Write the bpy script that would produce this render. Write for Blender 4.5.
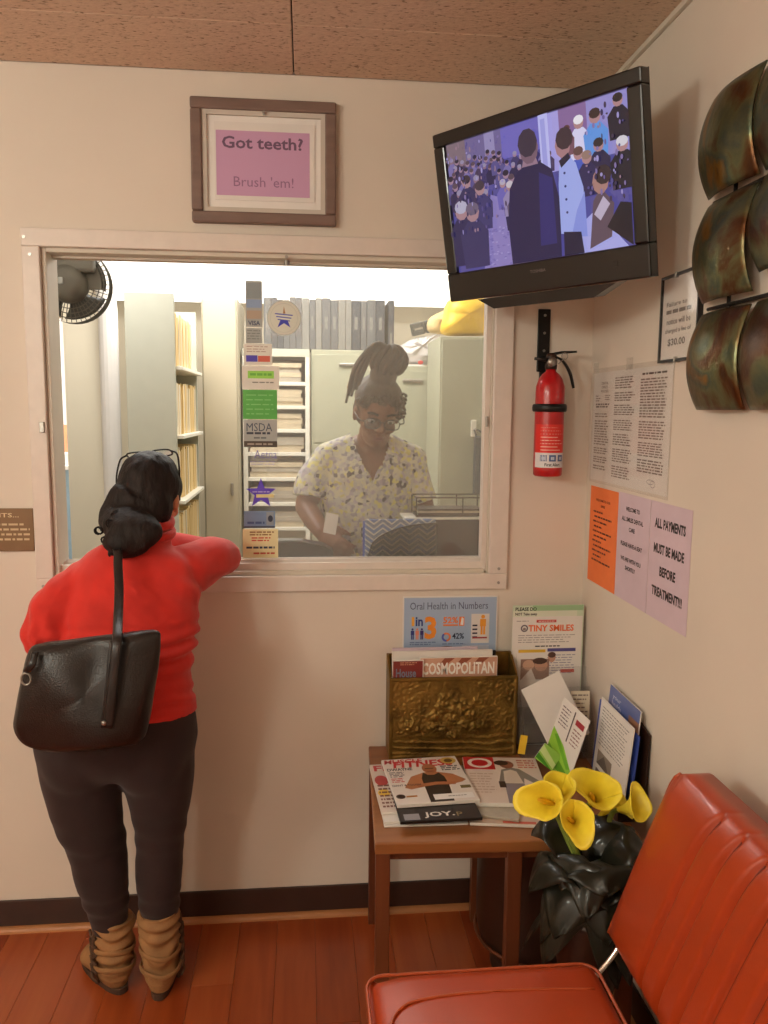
import bpy, bmesh, math, random
from mathutils import Vector, Matrix, Euler, noise
for o in list(bpy.data.objects):
    bpy.data.objects.remove(o)
SC = bpy.context.scene
C = SC.collection
PI = math.pi
V = Vector
random.seed(7)

# ------------------------------------------------------------------ camera
F_PX, YAW, PITCH, ROLL = 801.56, 0.0983, -0.1264, 0.0093
CAM = V((0.0, -2.3091, 1.5455))
_f = V((math.sin(YAW), math.cos(YAW), 0)); _r = V((math.cos(YAW), -math.sin(YAW), 0)); _u = V((0, 0, 1))
FWD = _f*math.cos(PITCH) + _u*math.sin(PITCH)
_u2 = _u*math.cos(PITCH) - _f*math.sin(PITCH)
RGT = _r*math.cos(ROLL) + _u2*math.sin(ROLL)
UPV = _u2*math.cos(ROLL) - _r*math.sin(ROLL)
cd = bpy.data.cameras.new('camera'); cam = bpy.data.objects.new('camera', cd); C.objects.link(cam)
cd.sensor_fit = 'VERTICAL'; cd.sensor_height = 36.0; cd.lens = 36.0*F_PX/1024.0
cd.clip_start = 0.02
m3 = Matrix((RGT, UPV, -FWD)).transposed()
cam.matrix_world = Matrix.Translation(CAM) @ m3.to_4x4()
SC.camera = cam

# ------------------------------------------------------------------ world, exposure
w = bpy.data.worlds.new('world'); SC.world = w; w.use_nodes = True
w.node_tree.nodes['Background'].inputs[0].default_value = (0.9, 0.8, 0.7, 1)
w.node_tree.nodes['Background'].inputs[1].default_value = 0.05
SC.view_settings.view_transform = 'Standard'; SC.view_settings.look = 'None'
SC.view_settings.gamma = 1.0; SC.view_settings.use_curve_mapping = False
SC.view_settings.exposure = 0.0

def area_light(name, loc, rot, sx, sy, power, col):
    d = bpy.data.lights.new(name, 'AREA'); d.shape = 'RECTANGLE'; d.size = sx; d.size_y = sy
    d.energy = power; d.color = col
    o = bpy.data.objects.new(name, d); C.objects.link(o); o.location = loc; o.rotation_euler = rot
    return o
# the waiting room is lit by an opal globe pendant and a second globe added for fill (their glow is in the globes' material); ceiling lights, one of them added, light the office
LIGHT_A = (-1.70, -2.00, 2.02)
FILL_LIGHT_B = (-1.50, -3.20, 2.02)  # added unseen fill globe, softens shadows and evens out the walls
GLOBE_R, GLOBE_GLOW = 0.17, 40.5
area_light('office_light', (-0.1, 1.25, 2.40), (0, 0, 0), 1.3, 0.35, 26, (1.0, 0.98, 0.92))
area_light('office_light', (-0.72, 0.60, 2.40), (0, 0, 0), 0.3, 0.5, 11, (1.0, 1.0, 0.97))  # added light near the window, brightens the filing shelf's end panel
area_light('hall_light', (-1.7, 3.1, 2.40), (0, 0, 0), 0.6, 0.6, 30, (1.0, 0.97, 0.94))

# ------------------------------------------------------------------ helpers
def ray(x, y): return FWD + RGT*((x-384)/F_PX) - UPV*((y-512)/F_PX)
def at(x, y, Y):
    d = ray(x, y); return CAM + d*((Y-CAM.y)/d.y)
def atx(x, y, X):
    d = ray(x, y); return CAM + d*((X-CAM.x)/d.x)
def atz(x, y, Z):
    d = ray(x, y); return CAM + d*((Z-CAM.z)/d.z)
def lin1(c):
    c = c/255.0
    return c/12.92 if c <= 0.04045 else ((c+0.055)/1.055)**2.4
def lin(c): return (lin1(c[0]), lin1(c[1]), lin1(c[2]), 1.0)
MATS = {}
def mat(name, rgb, rough=0.6, metal=0.0, var=0.08, scale=18, bump=0.0, bscale=120, stretch=(1,1,1), spec=None, emit=0, sheen=0, coat=0, detail=4):
    m = bpy.data.materials.new(name); m.use_nodes = True; MATS[name] = m
    nt = m.node_tree; N = nt.nodes; L = nt.links; b = N['Principled BSDF']
    tc = N.new('ShaderNodeTexCoord'); mp = N.new('ShaderNodeMapping'); mp.inputs['Scale'].default_value = stretch
    L.new(tc.outputs['Object'], mp.inputs[0])
    nz = N.new('ShaderNodeTexNoise'); nz.inputs['Scale'].default_value = scale; nz.inputs['Detail'].default_value = detail
    L.new(mp.outputs[0], nz.inputs['Vector'])
    rp = N.new('ShaderNodeValToRGB'); c = lin(rgb)
    rp.color_ramp.elements[0].position = 0.3; rp.color_ramp.elements[1].position = 0.7
    rp.color_ramp.elements[0].color = tuple(max(0, k*(1-var)) for k in c[:3])+(1,)
    rp.color_ramp.elements[1].color = tuple(min(1, k*(1+var)) for k in c[:3])+(1,)
    L.new(nz.outputs[0], rp.inputs[0]); L.new(rp.outputs[0], b.inputs['Base Color'])
    b.inputs['Roughness'].default_value = rough; b.inputs['Metallic'].default_value = metal
    if spec is not None: b.inputs['Specular IOR Level'].default_value = spec
    if sheen: b.inputs['Sheen Weight'].default_value = sheen
    if coat: b.inputs['Coat Weight'].default_value = coat
    if emit:
        b.inputs['Emission Color'].default_value = c; b.inputs['Emission Strength'].default_value = emit
    if bump:
        n2 = N.new('ShaderNodeTexNoise'); n2.inputs['Scale'].default_value = bscale; n2.inputs['Detail'].default_value = 5
        L.new(mp.outputs[0], n2.inputs['Vector'])
        bp = N.new('ShaderNodeBump'); bp.inputs['Strength'].default_value = bump; bp.inputs['Distance'].default_value = 0.004
        L.new(n2.outputs[0], bp.inputs['Height']); L.new(bp.outputs[0], b.inputs['Normal'])
    return m
def ramp_nodes(m, stops, fac_socket):
    N = m.node_tree.nodes; rp = N.new('ShaderNodeValToRGB')
    els = rp.color_ramp.elements
    while len(els) < len(stops): els.new(0.5)
    for e, (p, c) in zip(els, stops): e.position = p; e.color = lin(c)
    m.node_tree.links.new(fac_socket, rp.inputs[0]); return rp
def wood(name, tones, rough=0.4, along='Y', gscale=1.0, coat=0.0):
    m = bpy.data.materials.new(name); m.use_nodes = True; MATS[name] = m
    nt = m.node_tree; N = nt.nodes; L = nt.links; b = N['Principled BSDF']
    tc = N.new('ShaderNodeTexCoord'); oi = N.new('ShaderNodeObjectInfo')
    mul = N.new('ShaderNodeMath'); mul.operation = 'MULTIPLY'; mul.inputs[1].default_value = 37.0
    L.new(oi.outputs['Random'], mul.inputs[0])
    cx = N.new('ShaderNodeCombineXYZ')
    for k in range(3): L.new(mul.outputs[0], cx.inputs[k])
    ad = N.new('ShaderNodeVectorMath'); ad.operation = 'ADD'
    L.new(tc.outputs['Object'], ad.inputs[0]); L.new(cx.outputs[0], ad.inputs[1])
    mp = N.new('ShaderNodeMapping'); s = [22*gscale]*3; s['XYZ'.index(along)] = 1.6*gscale; mp.inputs['Scale'].default_value = s
    L.new(ad.outputs[0], mp.inputs[0])
    nz = N.new('ShaderNodeTexNoise'); nz.inputs['Scale'].default_value = 1.0; nz.inputs['Detail'].default_value = 6; nz.inputs['Distortion'].default_value = 0.6
    L.new(mp.outputs[0], nz.inputs['Vector'])
    mx = N.new('ShaderNodeMath'); mx.operation = 'MULTIPLY_ADD'; mx.inputs[1].default_value = 0.45
    L.new(oi.outputs['Random'], mx.inputs[0])
    m2 = N.new('ShaderNodeMath'); m2.operation = 'MULTIPLY'; m2.inputs[1].default_value = 0.75; L.new(nz.outputs[0], m2.inputs[0])
    L.new(m2.outputs[0], mx.inputs[2])
    n = len(tones); rp = ramp_nodes(m, [(0.15+0.7*i/(n-1), t) for i, t in enumerate(tones)], mx.outputs[0])
    L.new(rp.outputs[0], b.inputs['Base Color']); b.inputs['Roughness'].default_value = rough
    b.inputs['Coat Weight'].default_value = coat; b.inputs['Coat Roughness'].default_value = 0.25
    bp = N.new('ShaderNodeBump'); bp.inputs['Strength'].default_value = 0.12; bp.inputs['Distance'].default_value = 0.002
    L.new(nz.outputs[0], bp.inputs['Height']); L.new(bp.outputs[0], b.inputs['Normal'])
    return m
def patchy(name, stops, scale=6, rough=0.4, metal=0.0, bump=0.2, bscale=60, kind='noise', coat=0):
    m = bpy.data.materials.new(name); m.use_nodes = True; MATS[name] = m
    nt = m.node_tree; N = nt.nodes; L = nt.links; b = N['Principled BSDF']
    tc = N.new('ShaderNodeTexCoord'); nz = N.new('ShaderNodeTexNoise'); nz.inputs['Scale'].default_value = scale; nz.inputs['Detail'].default_value = 7
    nz.inputs['Distortion'].default_value = 0.5
    L.new(tc.outputs['Object'], nz.inputs['Vector'])
    fac = nz.outputs[0]
    if kind == 'voronoi':
        vo = N.new('ShaderNodeTexVoronoi'); vo.inputs['Scale'].default_value = scale; L.new(tc.outputs['Object'], vo.inputs['Vector'])
        sp = N.new('ShaderNodeSeparateColor'); L.new(vo.outputs['Color'], sp.inputs[0]); fac = sp.outputs[0]
    rp = ramp_nodes(m, stops, fac)
    if kind == 'voronoi': rp.color_ramp.interpolation = 'CONSTANT'
    L.new(rp.outputs[0], b.inputs['Base Color']); b.inputs['Roughness'].default_value = rough; b.inputs['Metallic'].default_value = metal
    b.inputs['Coat Weight'].default_value = coat
    n2 = N.new('ShaderNodeTexNoise'); n2.inputs['Scale'].default_value = bscale; n2.inputs['Detail'].default_value = 4
    L.new(tc.outputs['Object'], n2.inputs['Vector'])
    bp = N.new('ShaderNodeBump'); bp.inputs['Strength'].default_value = bump; bp.inputs['Distance'].default_value = 0.003
    L.new(n2.outputs[0], bp.inputs['Height']); L.new(bp.outputs[0], b.inputs['Normal'])
    return m

# ---- objects
ORG = {}
def prop(o, label=None, cat=None, group=None, kind=None):
    if label: o['label'] = label
    if cat: o['category'] = cat
    if group: o['group'] = group
    if kind: o['kind'] = kind
def root(name, label, cat, loc, group=None):
    o = bpy.data.objects.new(name, None); C.objects.link(o); o.location = loc; o.empty_display_size = 0.05
    ORG[o.name] = V(loc); prop(o, label, cat, group); return o
def finish(me, smooth):
    if smooth:
        me.polygons.foreach_set('use_smooth', [True]*len(me.polygons))
def mesh_obj(name, me, m, parent=None, origin=None, smooth=False):
    """me holds world coordinates; it is moved so that the object origin sits at origin / parent origin."""
    if parent is not None: org = ORG[parent.name]
    elif origin is not None: org = V(origin)
    else:
        xs = [v.co for v in me.vertices]
        lo = V([min(c[k] for c in xs) for k in range(3)]); hi = V([max(c[k] for c in xs) for k in range(3)])
        org = V(((lo.x+hi.x)/2, (lo.y+hi.y)/2, lo.z))
    me.transform(Matrix.Translation(-org))
    if m is not None: me.materials.append(MATS[m] if isinstance(m, str) else m)
    finish(me, smooth)
    o = bpy.data.objects.new(name, me); C.objects.link(o)
    if parent is not None: o.parent = parent
    else: o.location = org
    ORG[o.name] = org
    return o
def obj(name, bm, m, parent=None, label=None, cat=None, group=None, kind=None, smooth=False, origin=None, keep=False):
    bmesh.ops.recalc_face_normals(bm, faces=bm.faces)
    me = bpy.data.meshes.new(name); bm.to_mesh(me); bm.free()
    o = mesh_obj(name, me, m, parent, origin, smooth)
    if smooth == 'auto': pass
    prop(o, label, cat, group, kind)
    return o
def B(): return bmesh.new()
def xf(loc=(0,0,0), rot=(0,0,0)): return Matrix.Translation(V(loc)) @ Euler(rot).to_matrix().to_4x4()
I4 = Matrix.Identity(4)
def box(bm, lo, hi, M=I4, r=0, seg=2):
    lo = V(lo); hi = V(hi); c = (lo+hi)/2; s = hi-lo
    t = bmesh.new(); bmesh.ops.create_cube(t, size=1)
    for v in t.verts: v.co = V((v.co.x*s.x, v.co.y*s.y, v.co.z*s.z)) + c
    if r: bmesh.ops.bevel(t, geom=list(t.edges), offset=min(r, min(s)*0.49), segments=seg, affect='EDGES', profile=0.5)
    merge(bm, t, M); return bm
def merge(bm, t, M=I4):
    vm = {}
    for v in t.verts: vm[v] = bm.verts.new(M @ v.co)
    for f in t.faces:
        try: bm.faces.new([vm[v] for v in f.verts])
        except ValueError: pass
    t.free()
def mk_box(lo, hi, M=I4, r=0, seg=2): return box(B(), lo, hi, M, r, seg)
def ell(bm, c, r, M=I4, rot=(0,0,0), sub=3):
    t = bmesh.new(); bmesh.ops.create_icosphere(t, subdivisions=sub, radius=1)
    R = Euler(rot).to_matrix(); r = V((r, r, r)) if isinstance(r, (int, float)) else V(r)
    for v in t.verts: v.co = R @ V((v.co.x*r.x, v.co.y*r.y, v.co.z*r.z)) + V(c)
    merge(bm, t, M); return bm
def spline(pts, n=6, closed=False):
    P = [V(p) for p in pts]; out = []; k = len(P)
    rng = range(k if closed else k-1)
    for i in rng:
        a = P[(i-1) % k] if closed or i > 0 else P[0]*2-P[1]
        b = P[i]; c = P[(i+1) % k]
        d = P[(i+2) % k] if closed or i+2 < k else P[-1]*2-P[-2]
        for j in range(n):
            t = j/n
            out.append(0.5*((2*b)+(c-a)*t+(2*a-5*b+4*c-d)*t*t+(3*b-a-3*c+d)*t**3))
    if not closed: out.append(P[-1].copy())
    return out
def interp(vals, n):
    out = []
    for i in range(len(vals)-1):
        for j in range(n):
            t = j/n; a, b = vals[i], vals[i+1]
            if isinstance(a, tuple): out.append(tuple(x+(y-x)*t for x, y in zip(a, b)))
            else: out.append(a+(b-a)*t)
    out.append(vals[-1]); return out
def limb(bm, pts, rad, seg=12, side=(1,0,0), caps=True, M=I4, closed=False, round_ends=False):
    """swept tube; rad a number, a list of numbers or of (a, b) half axes, a lying along side"""
    P = [V(p) for p in pts]; n = len(P)
    if isinstance(rad, (int, float)) or (isinstance(rad, tuple)): rad = [rad]*n
    rings = []
    for i in range(n):
        if closed: t = P[(i+1) % n]-P[i-1]
        else: t = P[min(i+1, n-1)]-P[max(i-1, 0)]
        t = t.normalized() if t.length > 1e-9 else V((0,0,1))
        s = V(side); s = s - t*s.dot(t)
        if s.length < 1e-4: s = V((0,1,0)) - t*t.y
        if s.length < 1e-4: s = V((0,0,1)) - t*t.z
        s.normalize(); u = t.cross(s)
        a, b = rad[i] if isinstance(rad[i], tuple) else (rad[i], rad[i])
        rings.append([bm.verts.new(M @ (P[i]+s*(a*math.cos(2*PI*k/seg))+u*(b*math.sin(2*PI*k/seg)))) for k in range(seg)])
    for i in range(n if closed else n-1):
        a, b = rings[i], rings[(i+1) % n]
        for k in range(seg): bm.faces.new((a[k], a[(k+1) % seg], b[(k+1) % seg], b[k]))
    if caps and not closed:
        bm.faces.new(rings[0][::-1]); bm.faces.new(rings[-1])
    if round_ends:
        for i in (0, -1):
            a, b = rad[i] if isinstance(rad[i], tuple) else (rad[i], rad[i])
            ell(bm, P[i], min(a, b)*0.98, M, sub=2)
    return bm
def slimb(bm, pts, rad, n=5, **k):
    if isinstance(rad, list): rad = interp(rad, n)
    return limb(bm, spline(pts, n), rad, **k)
def lathe(bm, prof, c=(0,0,0), seg=32, M=I4, cap=True):
    rings = []
    for r, z in prof:
        rings.append([bm.verts.new(M @ V((c[0]+r*math.cos(2*PI*k/seg), c[1]+r*math.sin(2*PI*k/seg), c[2]+z))) for k in range(seg)])
    for a, b in zip(rings, rings[1:]):
        for k in range(seg): bm.faces.new((a[k], a[(k+1) % seg], b[(k+1) % seg], b[k]))
    if cap:
        bm.faces.new(rings[0][::-1]); bm.faces.new(rings[-1])
    return bm
def prism(bm, poly, fn0, fn1):
    a = [bm.verts.new(fn0(*p)) for p in poly]; b = [bm.verts.new(fn1(*p)) for p in poly]; n = len(poly)
    bm.faces.new(a[::-1]); bm.faces.new(b)
    for k in range(n): bm.faces.new((a[k], a[(k+1) % n], b[(k+1) % n], b[k]))
    return bm
def grid(bm, nu, nv, fn, thick=None):
    """surface fn(u,v) with u,v in 0..1"""
    vs = [[bm.verts.new(fn(i/nu, j/nv)) for j in range(nv+1)] for i in range(nu+1)]
    for i in range(nu):
        for j in range(nv): bm.faces.new((vs[i][j], vs[i+1][j], vs[i+1][j+1], vs[i][j+1]))
    if thick:
        bmesh.ops.recalc_face_normals(bm, faces=bm.faces)
        bmesh.ops.solidify(bm, geom=list(bm.faces), thickness=thick)
    return bm
def blob(bm, voxel=0.007, smooth=6, disp=None, cut=None):
    """voxel union of overlapping closed shapes, smoothed: one continuous surface"""
    bmesh.ops.recalc_face_normals(bm, faces=bm.faces)
    me = bpy.data.meshes.new('tmp'); bm.to_mesh(me); bm.free()
    o = bpy.data.objects.new('tmp', me); C.objects.link(o)
    md = o.modifiers.new('r', 'REMESH'); md.mode = 'VOXEL'; md.voxel_size = voxel
    if smooth:
        ms = o.modifiers.new('s', 'SMOOTH'); ms.factor = 0.5; ms.iterations = smooth
    dg = bpy.context.evaluated_depsgraph_get(); dg.update()
    res = bpy.data.meshes.new_from_object(o.evaluated_get(dg))
    bpy.data.objects.remove(o); bpy.data.meshes.remove(me)
    if disp:
        no = [v.normal.copy() for v in res.vertices]
        for v, n in zip(res.vertices, no): v.co = v.co + n*disp(v.co, n)
    if cut:
        b2 = bmesh.new(); b2.from_mesh(res)
        bmesh.ops.delete(b2, geom=[v for v in b2.verts if cut(v.co)], context='VERTS')
        b2.to_mesh(res); b2.free()
    return res
def blob_obj(name, bm, m, parent=None, voxel=0.007, smooth=6, disp=None, cut=None, **k):
    o = mesh_obj(name, blob(bm, voxel, smooth, disp, cut), m, parent, None, True); prop(o, **k); return o
def nz(p, s): return noise.noise(V(p)*s)

# ---- flat print on things: one mesh of coloured faces
_tx = {}
def text_mesh(s, bold):
    k = (s, bold)
    if k in _tx: return _tx[k]
    cu = bpy.data.curves.new('t', 'FONT'); cu.body = s; cu.size = 1; cu.resolution_u = 2; cu.fill_mode = 'FRONT'; cu.offset = bold
    o = bpy.data.objects.new('t', cu); C.objects.link(o)
    dg = bpy.context.evaluated_depsgraph_get(); dg.update()
    me = bpy.data.meshes.new_from_object(o.evaluated_get(dg))
    vs = [(v.co.x, v.co.y) for v in me.vertices]; fs = [tuple(p.vertices) for p in me.polygons]
    bpy.data.objects.remove(o); bpy.data.curves.remove(cu); bpy.data.meshes.remove(me)
    _tx[k] = (vs, fs); return _tx[k]
class Canvas:
    def __init__(s, eps=2.5e-5): s.v = []; s.f = []; s.c = []; s.l = 0; s.eps = eps
    def _add(s, pts, faces, col, layer=True):
        b = len(s.v)
        if layer: s.l += 1
        s.v += [(x, y, s.l*s.eps) for x, y in pts]
        for f in faces: s.f.append(tuple(b+i for i in f)); s.c.append(lin(col))
    def rect(s, x0, y0, x1, y1, col, n=1, layer=True):
        xs = [x0+(x1-x0)*i/n for i in range(n+1)]
        s._add([(x, y0) for x in xs]+[(x, y1) for x in xs], [(i, i+1, n+2+i, n+1+i) for i in range(n)], col, layer)
    def poly(s, pts, col): s._add(pts, [tuple(range(len(pts)))], col)
    def ell(s, cx, cy, rx, ry, col, n=14, layer=True):
        s._add([(cx+rx*math.cos(2*PI*k/n), cy+ry*math.sin(2*PI*k/n)) for k in range(n)], [tuple(range(n))], col, layer)
    def ring(s, cx, cy, rx, ry, t, col, n=24, a0=0, a1=2*PI):
        a = [a0+(a1-a0)*k/n for k in range(n+1)]
        s._add([(cx+rx*math.cos(q), cy+ry*math.sin(q)) for q in a]+[(cx+(rx-t)*math.cos(q), cy+(ry-t)*math.sin(q)) for q in a],
               [(i, i+1, n+2+i, n+1+i) for i in range(n)], col)
    def text(s, t, x, y, wd, h, col, bold=0.0, shear=0.0):
        vs, fs = text_mesh(t, bold)
        x0 = min(p[0] for p in vs); x1 = max(p[0] for p in vs); y0 = min(p[1] for p in vs); y1 = max(p[1] for p in vs)
        sx = wd/(x1-x0); sy = h/(y1-y0)
        s._add([(x+(p[0]-x0)*sx+shear*(p[1]-y0)*sy, y+(p[1]-y0)*sy) for p in vs], fs, col)
    def lines(s, x0, y0, x1, y1, rows, col, fill=0.5, rag=0.3, word=0.02, seed=1):
        rnd = random.Random(seed); dy = (y1-y0)/rows; s.l += 1
        for r in range(rows):
            y = y1-(r+0.5)*dy; x = x0; xe = x1-(x1-x0)*rag*rnd.random()
            while x < xe:
                wl = word*(0.4+1.2*rnd.random())
                s.rect(x, y-dy*fill/2, min(x+wl, xe), y+dy*fill/2, col, layer=False); x += wl+word*0.25
    def build(s, name, fn, parent, m='print', label=None):
        me = bpy.data.meshes.new(name)
        me.from_pydata([tuple(fn(*p)) for p in s.v], [], s.f)
        at_ = me.color_attributes.new('Col', 'FLOAT_COLOR', 'CORNER'); k = 0
        buf = []
        for p, c in zip(me.polygons, s.c): buf += list(c)*p.loop_total
        at_.data.foreach_set('color', buf)
        o = mesh_obj(name, me, m, parent); prop(o, label); return o
def plane(o, ux, vy):
    o = V(o); ux = V(ux); vy = V(vy); n = ux.cross(vy).normalized()
    return lambda u, v, d=0: o+ux*u+vy*v+n*(d+0.0003)
def attr_mat(name, emit=0, rough=0.55):
    m = bpy.data.materials.new(name); m.use_nodes = True; MATS[name] = m
    N = m.node_tree.nodes; b = N['Principled BSDF']; a = N.new('ShaderNodeAttribute'); a.attribute_name = 'Col'
    if emit:
        b.inputs['Base Color'].default_value = (0.01, 0.01, 0.01, 1)
        m.node_tree.links.new(a.outputs['Color'], b.inputs['Emission Color']); b.inputs['Emission Strength'].default_value = emit
    else: m.node_tree.links.new(a.outputs['Color'], b.inputs['Base Color'])
    b.inputs['Roughness'].default_value = rough
attr_mat('print'); attr_mat('glossy_print', rough=0.3); attr_mat('screen_light', emit=0.85, rough=0.2)
def sheet(name, o, ux, vy, wd, h, m, parent=None, th=0.0006, curl=0.0, **k):
    """a thin sheet of paper; o = lower left corner, ux/vy unit axes; front towards ux x vy"""
    o = V(o); ux = V(ux).normalized(); vy = V(vy).normalized(); n = ux.cross(vy)
    bm = B()
    def fn(u, v): return o+ux*(u*wd)+vy*(v*h)+n*(curl*(math.sin(PI*u)*0.5+abs(v-0.5)**2*u))
    grid(bm, 6, 6, fn)
    bmesh.ops.recalc_face_normals(bm, faces=bm.faces)
    fs = list(bm.faces)
    if fs[0].normal.dot(n) < 0: bmesh.ops.reverse_faces(bm, faces=fs)
    ex = bmesh.ops.extrude_face_region(bm, geom=fs)
    for g in ex['geom']:
        if isinstance(g, bmesh.types.BMVert): g.co = g.co - n*th
    return obj(name, bm, m, parent, **k)
# ------------------------------------------------------------------ materials
mat('wall_paint', (224, 212, 198), 0.62, var=0.03, scale=3, bump=0.06, bscale=90)
mat('office_paint', (236, 226, 204), 0.6, var=0.02, scale=4)
mat('white_paint', (238, 232, 226), 0.45, var=0.02)
mat('frame_alu', (226, 214, 204), 0.42, metal=0.0, var=0.03, scale=30)
mat('jamb_paint', (214, 204, 188), 0.55, var=0.03)
mat('baseboard_vinyl', (60, 38, 30), 0.42, var=0.12)
mat('shoe_wood', (178, 118, 72), 0.45, var=0.15, stretch=(0.2,1,1))
mat('dark_joint', (46, 22, 12), 0.8)
wood('floor_wood', [(118, 46, 18), (146, 62, 26), (164, 76, 34), (174, 88, 42)], 0.3, 'Y', 1.2, coat=0.25)
wood('table_wood', [(104, 60, 30), (140, 86, 46), (160, 102, 56)], 0.38, 'X', 1.2, coat=0.2)
wood('table_leg_wood', [(72, 34, 16), (96, 48, 24), (112, 60, 32)], 0.42, 'Z', 1.2)
mat('dark_brown', (52, 30, 20), 0.45, var=0.2, scale=9)
mat('black_plastic', (22, 20, 20), 0.32, var=0.1)
mat('tv_plastic', (20, 15, 15), 0.28, var=0.05, coat=0.3)
mat('black_metal', (30, 27, 25), 0.4, metal=0.4)
mat('grey_plastic', (88, 88, 82), 0.45, var=0.06)
mat('fan_metal', (110, 107, 98), 0.5, metal=0.2)
mat('chrome', (210, 205, 200), 0.18, metal=1.0, var=0.02)
mat('steel', (170, 165, 158), 0.35, metal=0.9, var=0.05)
mat('red_paint', (188, 22, 28), 0.28, var=0.04, coat=0.3)
mat('paper_white', (232, 226, 220), 0.7, var=0.02)
mat('paper_cream', (226, 214, 192), 0.7, var=0.03)
mat('paper_lavender', (214, 192, 204), 0.7, var=0.03)
mat('paper_orange', (246, 128, 66), 0.7, var=0.04)
mat('paper_green', (206, 220, 194), 0.7, var=0.02)
mat('paper_blue', (172, 190, 214), 0.45, var=0.03)
mat('paper_gloss', (226, 220, 212), 0.28, var=0.03)
mat('blue_card', (62, 86, 176), 0.4, var=0.05)
mat('sticker_white', (236, 232, 222), 0.5)
mat('sticker_green', (96, 184, 84), 0.5, var=0.06)
mat('sticker_blue', (122, 148, 186), 0.5)
mat('sticker_grey', (176, 180, 178), 0.5)
mat('sticker_yellow', (236, 226, 178), 0.5)
mat('sticker_purple', (92, 66, 200), 0.5)
mat('vinyl', (174, 62, 22), 0.36, var=0.07, scale=7, bump=0.08, bscale=260, coat=0.15)
mat('vinyl_piping', (178, 80, 42), 0.3, var=0.05)
mat('vinyl_seam', (120, 40, 18), 0.6, var=0.1)
mat('lily_yellow', (250, 226, 62), 0.45, var=0.09, scale=22, bump=0.05)
mat('lily_spadix', (232, 178, 30), 0.6, var=0.1, bump=0.4, bscale=500)
mat('lily_stem', (120, 136, 50), 0.5, var=0.2)
mat('dark_leaf', (30, 29, 18), 0.42, spec=0.35, var=0.35, scale=14, bump=0.15, bscale=40, coat=0.2)
mat('pot_brown', (58, 32, 20), 0.4, var=0.2, scale=10)
mat('sweater', (210, 40, 28), 0.85, var=0.1, scale=16, bump=0.25, bscale=420, sheen=0.25)
mat('trousers', (40, 22, 22), 0.85, var=0.15, bump=0.15, bscale=400, sheen=0.1)
mat('boot_suede', (150, 108, 66), 0.75, var=0.2, scale=20, bump=0.3, bscale=200)
mat('boot_sole', (74, 50, 36), 0.7)
mat('boot_lace', (84, 58, 40), 0.8)
mat('leather', (30, 24, 23), 0.3, var=0.2, scale=30, bump=0.3, bscale=300)
mat('skin_a', (196, 128, 90), 0.5, var=0.06, scale=30)
mat('skin_b', (122, 78, 54), 0.5, var=0.08, scale=30)
mat('lips', (120, 62, 54), 0.45)
mat('eye_white', (220, 214, 206), 0.3); mat('eye_dark', (26, 18, 14), 0.2)
mat('hair_black', (34, 26, 24), 0.62, spec=0.25, var=0.35, scale=60, stretch=(1,1,0.25), bump=0.6, bscale=160)
mat('hair_locs', (74, 58, 44), 0.6, var=0.3, scale=60, bump=0.5, bscale=160)
mat('hair_tip', (196, 176, 140), 0.6, var=0.2)
mat('scrub_trouser', (92, 110, 140), 0.8)
mat('file_grey', (196, 196, 180), 0.45, var=0.02)
mat('file_olive', (168, 168, 146), 0.45, var=0.02)
mat('cabinet_beige', (182, 172, 150), 0.5, var=0.02, scale=3)
mat('file_white', (232, 228, 216), 0.4, var=0.02)
mat('folder_tan', (224, 196, 142), 0.75, var=0.1, scale=40, stretch=(1,1,0.05))
mat('folder_beige', (196, 180, 152), 0.75, var=0.1, scale=40)
mat('folder_grey', (170, 160, 144), 0.75, var=0.1, scale=40)
mat('binder_grey', (94, 95, 96), 0.5, var=0.06)
mat('binder_dark', (66, 69, 74), 0.5, var=0.06)
mat('binder_light', (128, 126, 120), 0.5, var=0.06)
mat('binder_tan', (176, 140, 110), 0.5, var=0.06)
mat('yellow_bag', (250, 200, 60), 0.4, var=0.12, scale=14)
mat('white_bag', (236, 232, 230), 0.45, var=0.03)
mat('red_print', (206, 60, 60), 0.5)
mat('wire_dark', (60, 46, 38), 0.35, metal=0.6)
mat('plaque', (130, 100, 70), 0.4, metal=0.2, var=0.08, scale=12)
mat('wood_frame_grey', (124, 100, 90), 0.45, var=0.12, stretch=(0.2,1,1), scale=40)
mat('mat_board', (206, 196, 184), 0.8, var=0.02)
mat('print_lilac', (206, 168, 196), 0.7, var=0.03)
mat('band_glow', (255, 250, 240), 0.5, emit=2.4, var=0.01)
mat('diffuser_room', (252, 254, 240), 0.5, emit=GLOBE_GLOW, var=0.01)
mat('hall_white', (240, 238, 240), 0.6, var=0.02)
mat('hall_blue', (150, 180, 206), 0.5); mat('hall_orange', (216, 150, 110), 0.5)
mat('screen_glass', (10, 10, 14), 0.12)
mat('office_floor', (150, 130, 110), 0.5)
patchy('patina', [(0.28, (44, 24, 16)), (0.42, (96, 60, 30)), (0.5, (112, 112, 78)), (0.58, (80, 92, 76)), (0.68, (150, 106, 40)), (0.8, (60, 34, 22))], 9, 0.3, 0.75, 0.5, 50)
patchy('brass', [(0.3, (92, 70, 32)), (0.5, (128, 100, 46)), (0.7, (150, 118, 58))], 14, 0.46, 0.75, 0.5, 110)
patchy('scrub_print', [(0.0, (206, 200, 172)), (0.22, (188, 184, 178)), (0.40, (214, 206, 130)), (0.50, (178, 168, 178)), (0.62, (200, 194, 178)), (0.76, (150, 146, 152)), (0.88, (74, 70, 76)), (0.93, (196, 186, 120))], 85, 0.8, 0, 0.1, 300, 'voronoi')
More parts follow.
